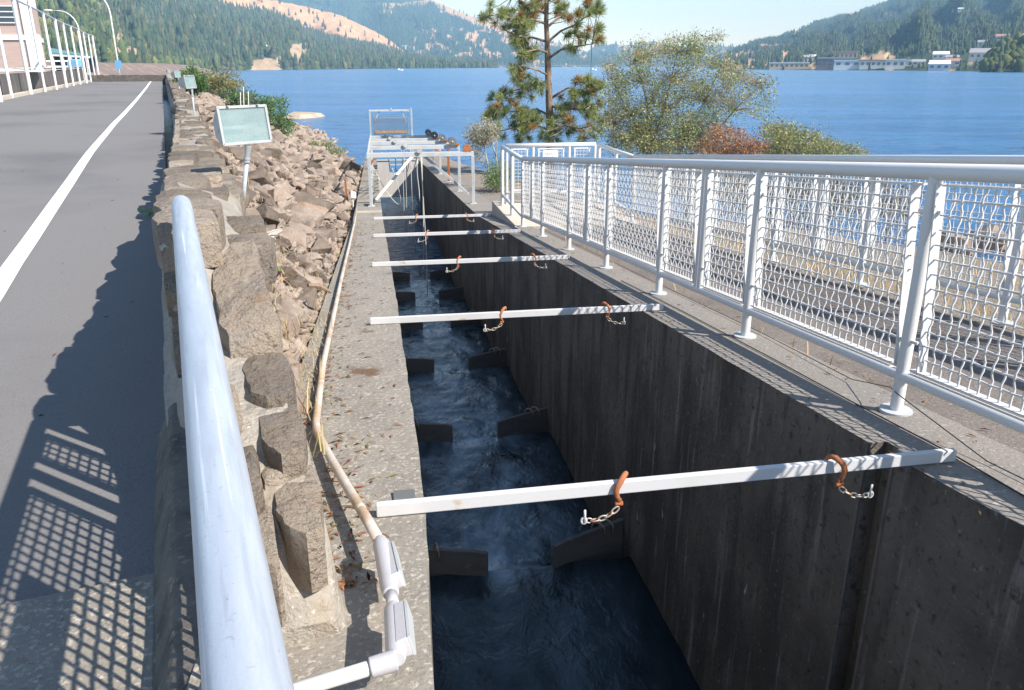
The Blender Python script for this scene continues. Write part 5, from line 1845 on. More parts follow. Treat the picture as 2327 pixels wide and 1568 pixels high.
# =================================================================== ROAD-SIDE: TALL FENCE, BUILDINGS, LAMPS
LX = 0.5681 / 3.92
bs = [(20, 1600), (190, 1540), (490, 1480), (710, 1440), (890, 1405), (1045, 1370), (1155, 1345), (1260, 1325), (1360, 1305), (1430, 1285), (1500, 1270), (1560, 1265)]
feetp = [atz(x * LX, y * LX, -1.45) for x, y in bs]
root = thing("tall_post_fence", "row of tall white posts joined by a top rail along the road", "fence", feetp[3])
tops = []
for i, p in enumerate(feetp):
    h = float(np.interp(i, [0, 2, 5, 11], [3.25, 3.2, 2.93, 2.75]))
    mb = MB()
    mb.tube([(p[0], p[1], -1.5), (p[0], p[1], h)], 0.10 if i in (2, 5, 8, 11) else 0.075, 10)
    obj("post", mb, M['white_steel'], root, smooth='auto')
    tops.append((p[0], p[1], h - 0.02))
mb = MB()
mb.tube(tops, 0.055, 8)
obj("top_rail", mb, M['galv'], root, smooth=True)

root = thing("raceway_wall", "low dark stained wall with pale kerb behind the tall white posts", "wall", UV(45, -7, -1.45))
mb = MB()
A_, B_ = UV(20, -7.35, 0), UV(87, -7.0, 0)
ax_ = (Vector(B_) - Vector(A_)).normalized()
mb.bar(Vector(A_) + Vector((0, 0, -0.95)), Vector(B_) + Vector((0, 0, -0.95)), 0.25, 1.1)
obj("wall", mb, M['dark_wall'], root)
mb = MB()
mb.bar(Vector(UV(20, -6.95, -1.42)), Vector(UV(87, -6.55, -1.42)), 0.4, 0.22)
obj("kerb", mb, M['conc_pale'], root)
mb = MB()
for h in (-0.30, -0.16):
    mb.tube([Vector(A_) + Vector((0, 0, h)), Vector(B_) + Vector((0, 0, h))], 0.03, 6)
obj("rail", mb, M['white_steel'], root)

# main building
def quad_px(pts, Y):
    return [Vector(at(x, y, Y)) for x, y in pts]
YB = 60.0
bl = thing("brick_building", "two-storey pinkish brick building with white trim and teal roof at the road", "building", tuple(at(60, 158, YB)))
c0 = Vector(at(86, 160, YB))
c0.z = -1.6
lf = Vector((-0.99, -0.12, 0)).normalized()     # along the front, to the left
bk = Vector((-0.42, 0.907, 0)).normalized()     # receding right side
top_z = 6.1
fw_, dw_ = 18.0, 9.0
mb = MB()
b4 = [c0, c0 + bk * dw_, c0 + bk * dw_ + lf * fw_, c0 + lf * fw_]
mb.box8([Vector((p.x, p.y, -1.8)) for p in b4], [Vector((p.x, p.y, top_z)) for p in b4])
obj("wall", mb, M['brick'], bl)
fn = Vector((lf.y, -lf.x, 0))
if fn.y > 0:
    fn = -fn
rn = Vector((bk.y, -bk.x, 0))
if rn.x < 0:
    rn = -rn
mb = MB()
zb2 = at(60, 85, YB)[2]
for o_, d_, nn, L_ in ((c0, lf, fn, fw_), (c0, bk, rn, dw_)):
    mb.bar(o_ + nn * 0.03 + Vector((0, 0, zb2 - o_.z)), o_ + d_ * L_ + nn * 0.03 + Vector((0, 0, zb2 - o_.z)), 0.12, 0.34)
for d_, nn in ((lf, fn), (bk, rn)):
    mb.box(c0 + d_ * (0.2 if d_ is lf else 0.08) + nn * 0.04 + Vector((0, 0, (top_z + 1.6) / 2)), (0.4 if d_ is lf else 0.16, 0.12, top_z + 1.6), d_, nn)
obj("trim", mb, M['white_trim'], bl)
z1_, z0_ = at(60, 14, YB)[2], at(60, 52, YB)[2]
for k in range(3):
    ce = c0 + lf * (2.6 + k * 3.9) + fn * 0.03
    mb = MB()
    mb.box(Vector((ce.x, ce.y, (z0_ + z1_) / 2)), (3.5, 0.1, z1_ - z0_), lf, fn)
    wn = obj("window", mb, M['window'], bl)
    mb = MB()
    for q in (0, 0.33, 0.66, 1):
        mb.box(Vector((ce.x, ce.y, z0_ + (z1_ - z0_) * q)) + fn * 0.06, (3.6, 0.06, 0.07), lf, fn)
    for q in (-1.78, 0, 1.78):
        mb.box(Vector((ce.x, ce.y, (z0_ + z1_) / 2)) + lf * q + fn * 0.062, (0.08, 0.06, z1_ - z0_), lf, fn)
    obj("window_frame", mb, M['white_trim'], wn)
for zz0, zz1 in ((-0.8, 2.2), ):
    ce = c0 + bk * 3.4 + rn * 0.03
    mb = MB()
    mb.box(Vector((ce.x, ce.y, (zz0 + zz1) / 2)), (5.0, 0.1, zz1 - zz0), bk, rn)
    wn = obj("window", mb, M['window'], bl)
    mb = MB()
    for q in (-2.5, -1.2, 0.1, 1.3, 2.5):
        mb.box(Vector((ce.x, ce.y, (zz0 + zz1) / 2)) + bk * q + rn * 0.06, (0.12, 0.06, zz1 - zz0), bk, rn)
    obj("window_frame", mb, M['white_trim'], wn)
mb = MB()
ev = 0.7
e4 = [c0 - lf * ev - bk * ev, c0 + bk * (dw_ + ev) - lf * ev, c0 + bk * (dw_ + ev) + lf * (fw_ + ev), c0 + lf * (fw_ + ev) - bk * ev]
i4 = [c0 + lf * 4 + bk * 4, c0 + bk * (dw_ - 4) + lf * 4, c0 + bk * (dw_ - 4) + lf * (fw_ - 4), c0 + lf * (fw_ - 4) + bk * 4]
mb.box8([Vector((p.x, p.y, top_z + 0.003)) for p in e4], [Vector((p.x, p.y, top_z + 2.6)) for p in i4])
obj("roof", mb, M['teal_roof'], bl)
lb_ = thing("wall_lamp", "small boxy white lamp on the corner of the brick building", "lamp", tuple(c0 + rn * 0.3 + bk * 1.2 + Vector((0, 0, 6.0))))
mb = MB()
mb.box(Vector(ORG[lb_.name]) + Vector((0, 0, 0.5)), (0.7, 0.4, 0.5))
obj("head", mb, M['roof_white'], lb_)
mb = MB()
mb.box(Vector(ORG[lb_.name]) + Vector((0, 0, -0.2)), (0.35, 0.3, 0.9))
obj("bracket", mb, M['roof_white'], lb_)

# low open shed with teal roof
YS = 88.0
sh = thing("open_shed", "low open shed with a teal roof and white rails behind the tall posts", "building", tuple(at(160, 160, YS)))
def P2(x, y, dY=0):
    return Vector(at(x, y, YS + dY))
mb = MB()
r0, r1 = P2(112, 124), P2(204, 129)
h0, h1 = P2(112, 108, 5), P2(170, 119, 5)
mb.box8([r0, r1, h1 + Vector((0, 5, -0.6)), h0 + Vector((0, 5, -0.6))], [r0 + Vector((0, 0, 0.2)), r1 + Vector((0, 0, 0.2)), h1, h0])
obj("roof", mb, M['teal_roof'], sh)
mb = MB()
mb.bar(P2(112, 125), P2(204, 130), 0.2, 0.18)
obj("fascia", mb, M['white_trim'], sh)
mb = MB()
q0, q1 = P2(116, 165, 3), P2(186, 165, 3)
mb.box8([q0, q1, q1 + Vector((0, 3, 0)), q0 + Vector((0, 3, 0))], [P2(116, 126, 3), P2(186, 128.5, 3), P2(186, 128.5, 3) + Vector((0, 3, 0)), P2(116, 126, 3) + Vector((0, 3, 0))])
obj("interior_shade_box", mb, M['black'], sh)  # solid black box: the shade inside the shed put in as colour
for x in (118, 141, 160, 184, 196):
    mb = MB()
    p = P2(x, 127)
    mb.bar(Vector((p.x, p.y, -1.7)), p, 0.22, 0.22, up=(0, 1, 0))
    obj("post", mb, M['white_trim'], sh)
for y in (138.5, 151):
    mb = MB()
    mb.bar(P2(84, y, -4), P2(186, y, -0.4), 0.09, 0.12)
    obj("rail", mb, M['white_trim'], sh)
mb = MB()
ce = P2(172, 144, -1)
mb.box(ce, (1.25, 1.2, 0.7))
mb.box(ce + Vector((0, 0, 0.36)), (0.95, 1.0, 0.12))
tag(obj("tarpaulin_stack", mb, M['blue'], bevel=0.08), "light blue covered stack standing in the open shed", "tarpaulin")

# white canopy
mb = MB()
rows = []
for i in range(9):
    k = i / 8
    row = []
    for j in range(7):
        t = j / 6
        x = -70 + 165 * k
        hgt = 26 * max(0, 1 - k) ** 1.3 * (1 - (2 * t - 1) ** 2 * 0.7)
        p = Vector(at(x, 164 - hgt * 0.62, 47 + t * 4))
        row.append(p)
    rows.append(row)
mb.strip(rows)
cv = obj("canvas_cover", mb, M['canvas'], smooth=True)
md = cv.modifiers.new("thickness", 'SOLIDIFY')
md.thickness = 0.05
tag(cv, "white sloping canvas cover behind the tall posts at the left edge", "canopy")

def street_lamp(label, base, Hh, arm, dirv, pole_r=0.09):
    root = thing("street_lamp", label, "street lamp", base, "curved street lamps")
    b_ = Vector(base)
    d_ = Vector(dirv).normalized()
    pts = [b_, b_ + Vector((0, 0, Hh * 0.4)), b_ + Vector((0, 0, Hh * 0.72))]
    for k in range(1, 8):
        th = math.radians(90 * k / 7)
        pts.append(b_ + Vector((0, 0, Hh * 0.72 + Hh * 0.26 * math.sin(th))) + d_ * (arm * 0.62 * (1 - math.cos(th))))
    pts.append(b_ + Vector((0, 0, Hh * 0.985)) + d_ * arm * 0.85)
    mb = MB()
    n = len(pts)
    mb.tube(pts, [pole_r * (1 - 0.5 * i / n) for i in range(n)], 10)
    obj("pole", mb, M['white_trim'], root, smooth=True)
    mb = MB()
    e_ = pts[-1]
    mb.tube([e_ - d_ * 0.05, e_ + d_ * arm * 0.1, e_ + d_ * arm * 0.25, e_ + d_ * arm * 0.33], [0.06, 0.13, 0.11, 0.03], 10)
    hd = obj("lamp_head", mb, M['white_trim'], root, smooth=True)
    return root
pl = at(271, 163, 105)
street_lamp("tall curved street lamp standing clear right of the fence posts", (pl[0], pl[1], -2.0), 10.9, 4.2, (-1, -0.1, 0))
pl2 = at(193, 150, 118)
street_lamp("curved street lamp half hidden behind the tall fence posts", (pl2[0], pl2[1], -2.0), 9.2, 3.6, (-1, -0.1, 0))
sg = thing("blue_sign", "small blue roadside sign at the foot of the clear street lamp", "sign", tuple(at(269, 160, 100)))
mb = MB()
mb.box(Vector(at(269, 147, 100)), (0.75, 0.05, 0.95))
obj("sign_panel", mb, M['blue'], sg)
mb = MB()
mb.bar(Vector(at(269, 166, 100.1)), Vector(at(269, 146, 100.1)), 0.06, 0.06, up=(0, 1, 0))
obj("post", mb, M['galv'], sg)

# railway / highway embankment along the shore
mb = MB()
cl = [(-260, 150, 0.7), (-150, 158, 0.7), (-95, 172, 0.65), (-97, 230, 0.45), (-126, 330, -0.2), (-215, 560, -1.5), (-318, 880, -3.5), (-420, 1100, -4)]
rows = []
for i, (x, y, z) in enumerate(cl):
    a = Vector(cl[max(i - 1, 0)][:2])
    b = Vector(cl[min(i + 1, len(cl) - 1)][:2])
    d = (b - a).normalized()
    nrm = Vector((d.y, -d.x))
    rows.append([(x + nrm.x * o_, y + nrm.y * o_, zz) for o_, zz in ((9, -5.5 if i > 3 else -2.4), (3.5, z - 0.3), (2, z), (-8, z), (-14, -2.2))])
mb.strip(rows)
structure(obj("embankment", mb, mat("embankment_ground", (0.17, 0.13, 0.115), 0.95, layers=[(0.35, (0.26, 0.19, 0.14), 0.5, 0.65), ((0.05, 0.05, 1.3), (0.42, 0.31, 0.16), 0.6, 0.7)], bump=(0.8, 0.4))))

# =================================================================== HILLS
def fbm(x, y, z=0.0, o=4):
    s, a, f = 0.0, 1.0, 1.0
    for _ in range(o):
        s += a * mnoise.noise(Vector((x * f, y * f, z)))
        a *= 0.5
        f *= 2.1
    return s

def inpoly(x, y, poly):
    c = False
    n = len(poly)
    j = n - 1
    for i in range(n):
        xi, yi = poly[i]
        xj, yj = poly[j]
        if (yi > y) != (yj > y) and x < (xj - xi) * (y - yi) / (yj - yi) + xi:
            c = not c
        j = i
    return c
HILLS = {}

def hill(name, ridge, d0, d1, zb, x0, x1, nx, nv, relief, green, tan, patches, tan_fn=None, seed=0.0):
    """ridge: skyline (bearing x, elevation y); d0/d1: distance of foot and crest as functions of x"""
    rx = [p[0] for p in ridge]
    ry = [p[1] for p in ridge]
    xs = np.linspace(x0, x1, nx)
    V, C, PX = [], [], []
    nb = 6
    grid = np.zeros((nx, nv, 3))
    mask = np.zeros((nx, nv))
    for i, x in enumerate(xs):
        ty = float(np.interp(x, rx, ry)) + 2.2 * mnoise.noise(Vector((x * 0.06, seed, 0)))
        r = ray(x, 148)
        hx, hy = r[0] / math.hypot(r[0], r[1]), r[1] / math.hypot(r[0], r[1])
        D0, D1 = d0(x), d1(x)
        rt = ray(x, ty)
        zr = D1 * rt[2] / math.hypot(rt[0], rt[1])
        zr = max(zr, zb + 2)
        for k in range(nv):
            v = k / (nv - 1)
            d = D0 + (D1 - D0) * v
            z = zb + (zr - zb) * v
            g = fbm(x * 0.012 + d * 0.0009, v * 3.0, seed) * relief * (zr - zb) * math.sin(math.pi * v) ** 0.8
            d += fbm(x * 0.02, v * 4, seed + 9) * (D1 - D0) * 0.12 * math.sin(math.pi * v)
            z = z + g
            grid[i, k] = (hx * d, hy * d, z)
            px_, py_ = proj(hx * d, hy * d, z)
            jx = px_ + 7 * mnoise.noise(Vector((px_ * 0.06, py_ * 0.09, seed)))
            jy = py_ + 6 * mnoise.noise(Vector((px_ * 0.06, py_ * 0.09, seed + 4)))
            t = 0.0
            for pp in patches:
                if inpoly(jx, jy, pp):
                    t = 1.0
                    break
            if tan_fn is not None:
                t = max(t, tan_fn(px_, py_, fbm(px_ * 0.035, py_ * 0.06, seed + 2), v))
            mask[i, k] = t
    # back side
    back = np.zeros((nx, nb, 3))
    for i in range(nx):
        p = grid[i, -1]
        h = math.hypot(p[0], p[1])
        for k in range(nb):
            q = (k + 1) / nb
            dd = h + (d1(xs[i]) - d0(xs[i])) * 0.8 * q
            back[i, k] = (p[0] / h * dd, p[1] / h * dd, p[2] + (zb - 1 - p[2]) * q)
    allv = np.concatenate([grid, back], 1)
    n2 = nv + nb
    idx = np.arange(nx * n2).reshape(nx, n2)
    F = np.stack([idx[:-1, :-1], idx[1:, :-1], idx[1:, 1:], idx[:-1, 1:]], -1).reshape(-1, 4)
    g_, t_ = np.array(green), np.array(tan)
    mk = np.concatenate([mask, np.zeros((nx, nb))], 1)[..., None]
    C = g_ * (1 - mk) + t_ * mk
    C = C * (1 + nr.normal(0, 0.08, C.shape[:2] + (1,)))
    o = mesh_np(name, allv.reshape(-1, 3), F, M['hillside'], tint=np.clip(C.reshape(-1, 3), 0.004, 1), smooth=True)
    structure(o)
    HILLS[len(HILLS)] = (grid, mask, xs)
    return len(HILLS) - 1

def forest(hid, n, hmin, hmax, cols, label, conif=0.8, sparse=0.02, wr=0.2, edge=None, vmin=0.0):
    grid, mask, xs = HILLS[hid]
    nx, nv = mask.shape
    V, F, C = [], [], []
    off = 0
    # tree templates: two stacked ragged cones / round crown
    def cone():
        vs, fs = [], []
        for (zb_, zt_, r) in ((0.08, 0.55, 1.0), (0.35, 0.8, 0.74), (0.6, 1.0, 0.45)):
            b = len(vs)
            m = 6
            for k in range(m):
                a = 2 * math.pi * k / m + zb_ * 5
                rr = r * rng.uniform(0.7, 1.2)
                vs.append((rr * math.cos(a), rr * math.sin(a), zb_ + rng.uniform(-0.04, 0.04)))
            vs.append((rng.uniform(-0.05, 0.05), rng.uniform(-0.05, 0.05), zt_))
            fs += [(b + k, b + (k + 1) % m, b + m) for k in range(m)]
        return np.array(vs), np.array(fs)
    def blob():
        vs, fs = [], []
        m = 7
        for (z, r) in ((0.05, 0.7), (0.35, 1.5), (0.65, 1.4), (0.88, 0.8)):
            for k in range(m):
                a = 2 * math.pi * k / m + z * 3
                rr = r * rng.uniform(0.75, 1.2)
                vs.append((rr * math.cos(a), rr * math.sin(a), z + rng.uniform(-0.06, 0.06)))
        vs.append((0, 0, 1.0))
        for i in range(3):
            for k in range(m):
                a, b, c, d = i * m + k, i * m + (k + 1) % m, (i + 1) * m + (k + 1) % m, (i + 1) * m + k
                fs += [(a, b, c), (a, c, d)]
        fs += [(3 * m + k, 3 * m + (k + 1) % m, 4 * m) for k in range(m)]
        return np.array(vs), np.array(fs)
    T = [cone() for _ in range(6)], [blob() for _ in range(6)]
    made = 0
    tries = 0
    while made < n and tries < n * 6:
        tries += 1
        fi, fk = rng.random() * (nx - 1), rng.random() * (nv - 1)
        i, k = int(fi), int(fk)
        m = mask[i, k]
        if m > 0.5 and rng.random() > sparse:
            continue
        a, b = fi - i, fk - k
        if fk / (nv - 1) < vmin and rng.random() > 0.12:
            continue
        p = (grid[i, k] * (1 - a) + grid[i + 1, k] * a) * (1 - b) + (grid[i, k + 1] * (1 - a) + grid[i + 1, k + 1] * a) * b
        dens = fbm(p[0] * 0.004, p[1] * 0.004, 3.3, 2)
        if rng.random() < 0.35 - dens * 0.5:
            if rng.random() < 0.6:
                continue
        cf = rng.random() < conif
        tv, tf = T[0 if cf else 1][rng.randrange(6)]
        h = rng.uniform(hmin, hmax) * (1 if cf else 0.62)
        r = h * wr * rng.uniform(0.8, 1.2)
        V.append(tv * np.array([r, r, h]) + p - np.array([0, 0, 0.06 * h]))
        F.append(tf + off)
        off += len(tv)
        c = np.array(cols[rng.randrange(len(cols))]) * rng.uniform(0.65, 1.35)
        if not cf:
            c = c * np.array([1.35, 1.25, 0.9])
        C.append(np.repeat(c[None, :], len(tv), 0))
        made += 1
    o = mesh_np("forest", np.concatenate(V), np.concatenate(F), M['forest'], tint=np.concatenate(C))
    tag(o, label, "forest", kind="stuff")

def hill_at(hid, x, y):
    grid, mask, xs = HILLS[hid]
    i = int(np.clip(np.searchsorted(xs, x), 0, len(xs) - 1))
    best, bp = 1e9, None
    for k in range(grid.shape[1]):
        px_, py_ = proj(*grid[i, k])
        if abs(py_ - y) < best:
            best, bp = abs(py_ - y), grid[i, k]
    return Vector(bp)

def shore(x, y):
    p = atz(x, y, RIVER)
    return math.hypot(p[0], p[1])
GREEN = (0.055, 0.075, 0.03)
TAN = (0.46, 0.30, 0.17)
ROCKC = (0.42, 0.31, 0.20)
# near left hillside
hA = hill("near_hillside", [(-200, -60), (150, -60), (210, -12), (260, 18), (300, 52), (340, 82), (380, 108), (430, 138), (480, 157), (500, 160)],
          lambda x: float(np.interp(x, [-200, 100, 260, 480], [380, 420, 560, 850])), lambda x: float(np.interp(x, [-200, 100, 300, 500], [900, 1000, 1150, 1000])), -3.0, -200, 500, 150, 50, 0.10,
          (0.085, 0.095, 0.045), ROCKC, [[(262, 150), (260, 78), (272, 66), (296, 84), (320, 112), (352, 135), (372, 147), (340, 152)], [(195, 20), (235, 24), (248, 48), (215, 50)], [(380, 130), (425, 128), (440, 146), (400, 146)]], seed=1.0)
# second forested hillside with bluffs
hB = hill("bluff_hillside", [(150, -70), (380, -20), (440, -5), (480, 6), (560, 24), (640, 40), (700, 68), (760, 92), (850, 106), (920, 128), (1000, 146), (1130, 154)],
          lambda x: shore(x, float(np.interp(x, [300, 480, 660, 800, 1000, 1130], [164, 160.5, 158.5, 156.5, 155, 154.2]))), lambda x: shore(x, float(np.interp(x, [300, 480, 660, 800, 1000, 1130], [164, 160.5, 158.5, 156.5, 155, 154.2]))) + 900, -5.6, 150, 1130, 200, 56, 0.09,
          GREEN, ROCKC, [[(652, 102), (690, 98), (702, 120), (696, 150), (660, 156), (655, 130)], [(575, 138), (640, 130), (655, 150), (640, 160), (560, 160)], [(650, 46), (735, 48), (738, 54), (650, 53)], [(665, 55), (700, 56), (706, 75), (690, 72)], [(500, 140), (560, 152), (520, 160)], [(596, 117), (625, 116), (628, 121), (596, 122)], [(790, 132), (812, 134), (810, 142), (792, 141)]], seed=2.0)
# bare grassy ridge behind
hC = hill("grassy_ridge", [(480, -60), (560, -28), (620, -2), (700, 14), (780, 34), (850, 68), (890, 92), (930, 125)],
          lambda x: 1900, lambda x: 2500, -5.6, 480, 930, 90, 40, 0.03, (0.52, 0.30, 0.155), (0.54, 0.315, 0.165), [], tan_fn=lambda x, y, f, v: 1.0, seed=3.0)
# forested mountain
def tanD(x, y, f, v):
    t = 0.0
    if x > 940 and y > 66 and f > 0.10:
        t = 1.0
    if y < np.interp(x, [975, 1000, 1050, 1100, 1200], [-5, 26, 50, 66, 110]) and x > 985:
        t = 1.0
    if 838 < x < 985 and 0 < y - np.interp(x, [838, 900, 985], [6, 8, -2]) < 11 and f > -0.35:
        t = 0.8
    if 860 < x < 890 and 22 < y < 34 and f > -0.1:
        t = 1.0
    return t
hD = hill("forested_mountain", [(560, -40), (700, -45), (900, -30), (965, -10), (1000, 6), (1050, 28), (1100, 45), (1160, 78), (1205, 96), (1250, 92), (1290, 104), (1330, 122), (1420, 148)],
          lambda x: float(np.interp(x, [560, 1130, 1420], [2900, 2300, 3000])), lambda x: float(np.interp(x, [560, 1130, 1420], [4200, 4000, 4200])), -5.6, 560, 1420, 220, 70, 0.10, (0.045, 0.065, 0.035), TAN, [], tan_fn=tanD, seed=4.0)
# far mesa
def tanE(x, y, f, v):
    return 1.0 if f > 0.22 and y < 142 else 0.0
hE = hill("far_mesa", [(1230, 140), (1300, 132), (1332, 118), (1356, 102), (1400, 101), (1440, 104), (1490, 101), (1540, 105), (1620, 105), (1700, 107), (1780, 110)],
          lambda x: 3700, lambda x: 5200, -5.6, 1230, 1780, 120, 40, 0.08, (0.06, 0.08, 0.05), (0.42, 0.30, 0.19), [], tan_fn=tanE, seed=5.0)
# right-hand mountain
def tanF(x, y, f, v):
    t = 0.0
    if x < 1745 and y > 100 and f > -0.05:
        t = 1.0
    if y > 118 and f > 0.42:
        t = 1.0
    return t
hF = hill("right_mountain", [(1610, 146), (1650, 122), (1690, 103), (1715, 94), (1760, 86), (1800, 70), (1840, 52), (1900, 36), (1960, 18), (2010, 0), (2060, -15), (2200, -35), (2480, -45)],
          lambda x: shore(x, float(np.interp(x, [1600, 1750, 2000, 2250, 2500], [156.5, 158.5, 160, 161.8, 163]))), lambda x: float(np.interp(x, [1600, 1700, 2000, 2480], [1800, 2900, 3900, 3800])), -5.6, 1610, 2480, 200, 70, 0.09, (0.045, 0.065, 0.035), (0.46, 0.31, 0.18),
          [[(1905, 34), (1930, 20), (1960, 20), (1955, 30), (1925, 40)], [(2015, 28), (2035, 29), (2036, 36), (2018, 34)], [(1745, 101), (1785, 103), (1783, 111), (1745, 110)], [(1957, 124), (2000, 120), (2035, 126), (2034, 141), (1960, 143)], [(1765, 118), (1790, 115), (1790, 138), (1772, 146)], [(1800, 70), (1822, 70), (1820, 78), (1802, 78)], [(2225, 145), (2248, 142), (2255, 154), (2225, 154)]], tan_fn=tanF, seed=6.0)
# wooded point at the right edge
hG = hill("wooded_point", [(2236, 158), (2252, 135), (2275, 112), (2300, 104), (2327, 100), (2500, 90)], lambda x: shore(x, 164.0), lambda x: shore(x, 164.0) + 120, -5.6, 2236, 2500, 50, 14, 0.05, (0.06, 0.075, 0.03), ROCKC, [], seed=7.0)

forest(hA, 3000, 8, 17, [(0.055, 0.08, 0.034), (0.075, 0.098, 0.04), (0.042, 0.065, 0.032), (0.11, 0.11, 0.05)], "mixed green woods on the near left hillside", conif=0.45, sparse=0.03)
forest(hB, 8200, 10, 23, [(0.034, 0.056, 0.028), (0.046, 0.068, 0.034), (0.062, 0.08, 0.036), (0.085, 0.085, 0.045)], "dark conifer forest on the bluff hillside across the bay", conif=0.7, sparse=0.02)
forest(hC, 130, 12, 22, [(0.04, 0.06, 0.03)], "scattered dark trees on the bare grassy ridge", conif=0.6, sparse=1.0)
forest(hD, 11000, 13, 24, [(0.028, 0.05, 0.03), (0.036, 0.06, 0.034)], "blue-green forest covering the mountain behind the bay", conif=0.75, sparse=0.05)
forest(hE, 700, 25, 40, [(0.03, 0.05, 0.035)], "hazy woods on the far mesa", conif=0.5, sparse=0.02)
forest(hF, 15000, 7, 15, [(0.034, 0.054, 0.032), (0.046, 0.068, 0.038), (0.065, 0.078, 0.04)], "forest on the mountain at the right above the town", conif=0.7, sparse=0.03, vmin=0.055)
forest(hG, 260, 10, 20, [(0.055, 0.075, 0.03), (0.075, 0.09, 0.035)], "dark trees on the wooded point at the right edge", conif=0.15, sparse=1.0, wr=0.26)

# =================================================================== HOUSES, TOWN, BOATS, BRIDGE
def house(label, p, wd, dp, hg, wall_m, roof_m, flat=False, yaw=0.0, group="houses far off on the hills"):
    root = thing("house" if not flat else "long_building", label, "house" if not flat else "building", tuple(p), group)
    p = Vector(p)
    r_ = Vector((p.y, -p.x, 0)).normalized()
    f_ = Vector((-p.x, -p.y, 0)).normalized()
    c_, s_ = math.cos(yaw), math.sin(yaw)
    r_, f_ = r_ * c_ + f_ * s_, f_ * c_ - r_ * s_
    b4 = [p + r_ * a * wd / 2 + f_ * b * dp / 2 for a, b in ((-1, 1), (1, 1), (1, -1), (-1, -1))]
    mb = MB()
    mb.box8([q - Vector((0, 0, 4)) for q in b4], [q + Vector((0, 0, hg)) for q in b4])
    wl = obj("wall", mb, M[wall_m], root)
    mb = MB()
    if flat:
        e4 = [p + r_ * a * (wd / 2 + 0.5) + f_ * b * (dp / 2 + 0.5) + Vector((0, 0, hg + 0.02)) for a, b in ((-1, 1), (1, 1), (1, -1), (-1, -1))]
        mb.box8(e4, [q + Vector((0, 0, hg * 0.16)) for q in e4])
    else:
        e4 = [p + r_ * a * (wd / 2 + 0.6) + f_ * b * (dp / 2 + 0.6) + Vector((0, 0, hg + 0.02)) for a, b in ((-1, 1), (1, 1), (1, -1), (-1, -1))]
        r0_, r1_ = p - r_ * wd * 0.5 + Vector((0, 0, hg * 1.65)), p + r_ * wd * 0.5 + Vector((0, 0, hg * 1.65))
        mb.add(e4 + [r0_, r1_], [(0, 1, 5, 4), (2, 3, 4, 5), (1, 2, 5), (3, 0, 4), (3, 2, 1, 0)])
    obj("roof", mb, M[roof_m], root)
    nw = min(9, max(2, int(wd / 5)))
    for k in range(nw):
        mb = MB()
        q = p + r_ * (wd * ((k + 0.5) / nw - 0.5)) + f_ * (dp / 2 + 0.05) + Vector((0, 0, hg * 0.55))
        mb.box(q, (wd / nw * 0.5, 0.1, hg * 0.4), r_, f_)
        obj("window", mb, M['window'], root)
    return root
NM = ["white", "cream", "pale", "grey-roofed", "red-roofed", "small white", "small pale"]
hl = [(hA, 407, 135, 9, 'w', 'g', "pale house low by the shore road left of the bay"), (hA, 420, 140, 7, 'w', 'r', "small house with reddish roof by the shore road"),
      (hB, 407, 10, 13, 'w', 'g', "white house highest at the left on the forested bluff"), (hB, 430, 20, 11, 'w', 'g', "white house among trees below the highest bluff house"), (hB, 445, 19, 11, 'w', 'g', "second pale house in the row on the left bluff"),
      (hB, 457, 26, 12, 'w', 'g', "pale house in the middle of the left bluff cluster"), (hB, 458, 40, 14, 'w', 'w', "white-roofed house lowest in the left bluff cluster"), (hB, 490, 33, 12, 'w', 'r', "house with reddish roof at the right of the left bluff cluster"),
      (hB, 660, 47, 12, 'w', 'g', "leftmost house in the row along the bluff edge"), (hB, 670, 47, 10, 'w', 'r', "red-roofed house in the row along the bluff edge"), (hB, 692, 50, 12, 'w', 'g', "grey-roofed house in the middle of the bluff edge row"), (hB, 708, 49, 13, 'w', 'w', "white-roofed house in the bluff edge row"), (hB, 729, 51, 13, 'w', 'g', "rightmost house in the bluff edge row"),
      (hB, 602, 118, 15, 'w', 'w', "large white house in a clearing above the rocky shore"), (hB, 644, 68, 10, 'w', 'g', "small lone house below the bluff edge row"), (hB, 777, 100, 12, 'w', 'g', "small house where the bluff slopes down to the right"),
      (hD, 919, 112, 22, 'w', 'g', "white house left of two at the foot of the mountain"), (hD, 934, 112, 22, 'w', 'r', "house right of two at the foot of the mountain"),
      (hF, 1830, 141, 16, 'w', 'g', "pale house left of the tan town building"), (hF, 1846, 138, 12, 'w', 'w', "narrow white house just left of the tan town building"), (hF, 2134, 138, 17, 'w', 'w', "white town house left of a close pair near the wooded point"), (hF, 2157, 139, 14, 'w', 'g', "town house right of a close pair near the wooded point"),
      (hF, 2225, 134, 24, 'w', 'g', "broad white house with grey roof left of the wooded point"), (hF, 2262, 97, 16, 'w', 'r', "pale house high above the wooded point"), (hF, 2302, 95, 14, 'w', 'g', "rightmost house high above the wooded point"), (hF, 2225, 110, 14, 'w', 'g', "house half way up the slope above the wooded point"),
      (hF, 2145, 28, 9, 'w', 'g', "left house of three high on the right mountain"), (hF, 2157, 28, 9, 'w', 'w', "middle house of three high on the right mountain"), (hF, 2170, 31, 9, 'w', 'g', "right house of three high on the right mountain"), (hF, 2132, 156, 20, 'w', 'w', "white waterfront building left of the town beach"), (hF, 2164, 157, 15, 'w', 'r', "waterfront building with reddish roof at the town beach"), (hF, 2084, 156, 14, 'w', 'g', "small pale waterfront building at the town shore")]
for hid, x, y, wd, a, b, lb in hl:
    p = hill_at(hid, x, y)
    p.z += 1.2
    wd *= 0.9
    house(lb, p, wd, wd * 0.6, wd * 0.30, 'house_white', {'g': 'roof_grey', 'r': 'roof_red', 'w': 'roof_white'}[b])
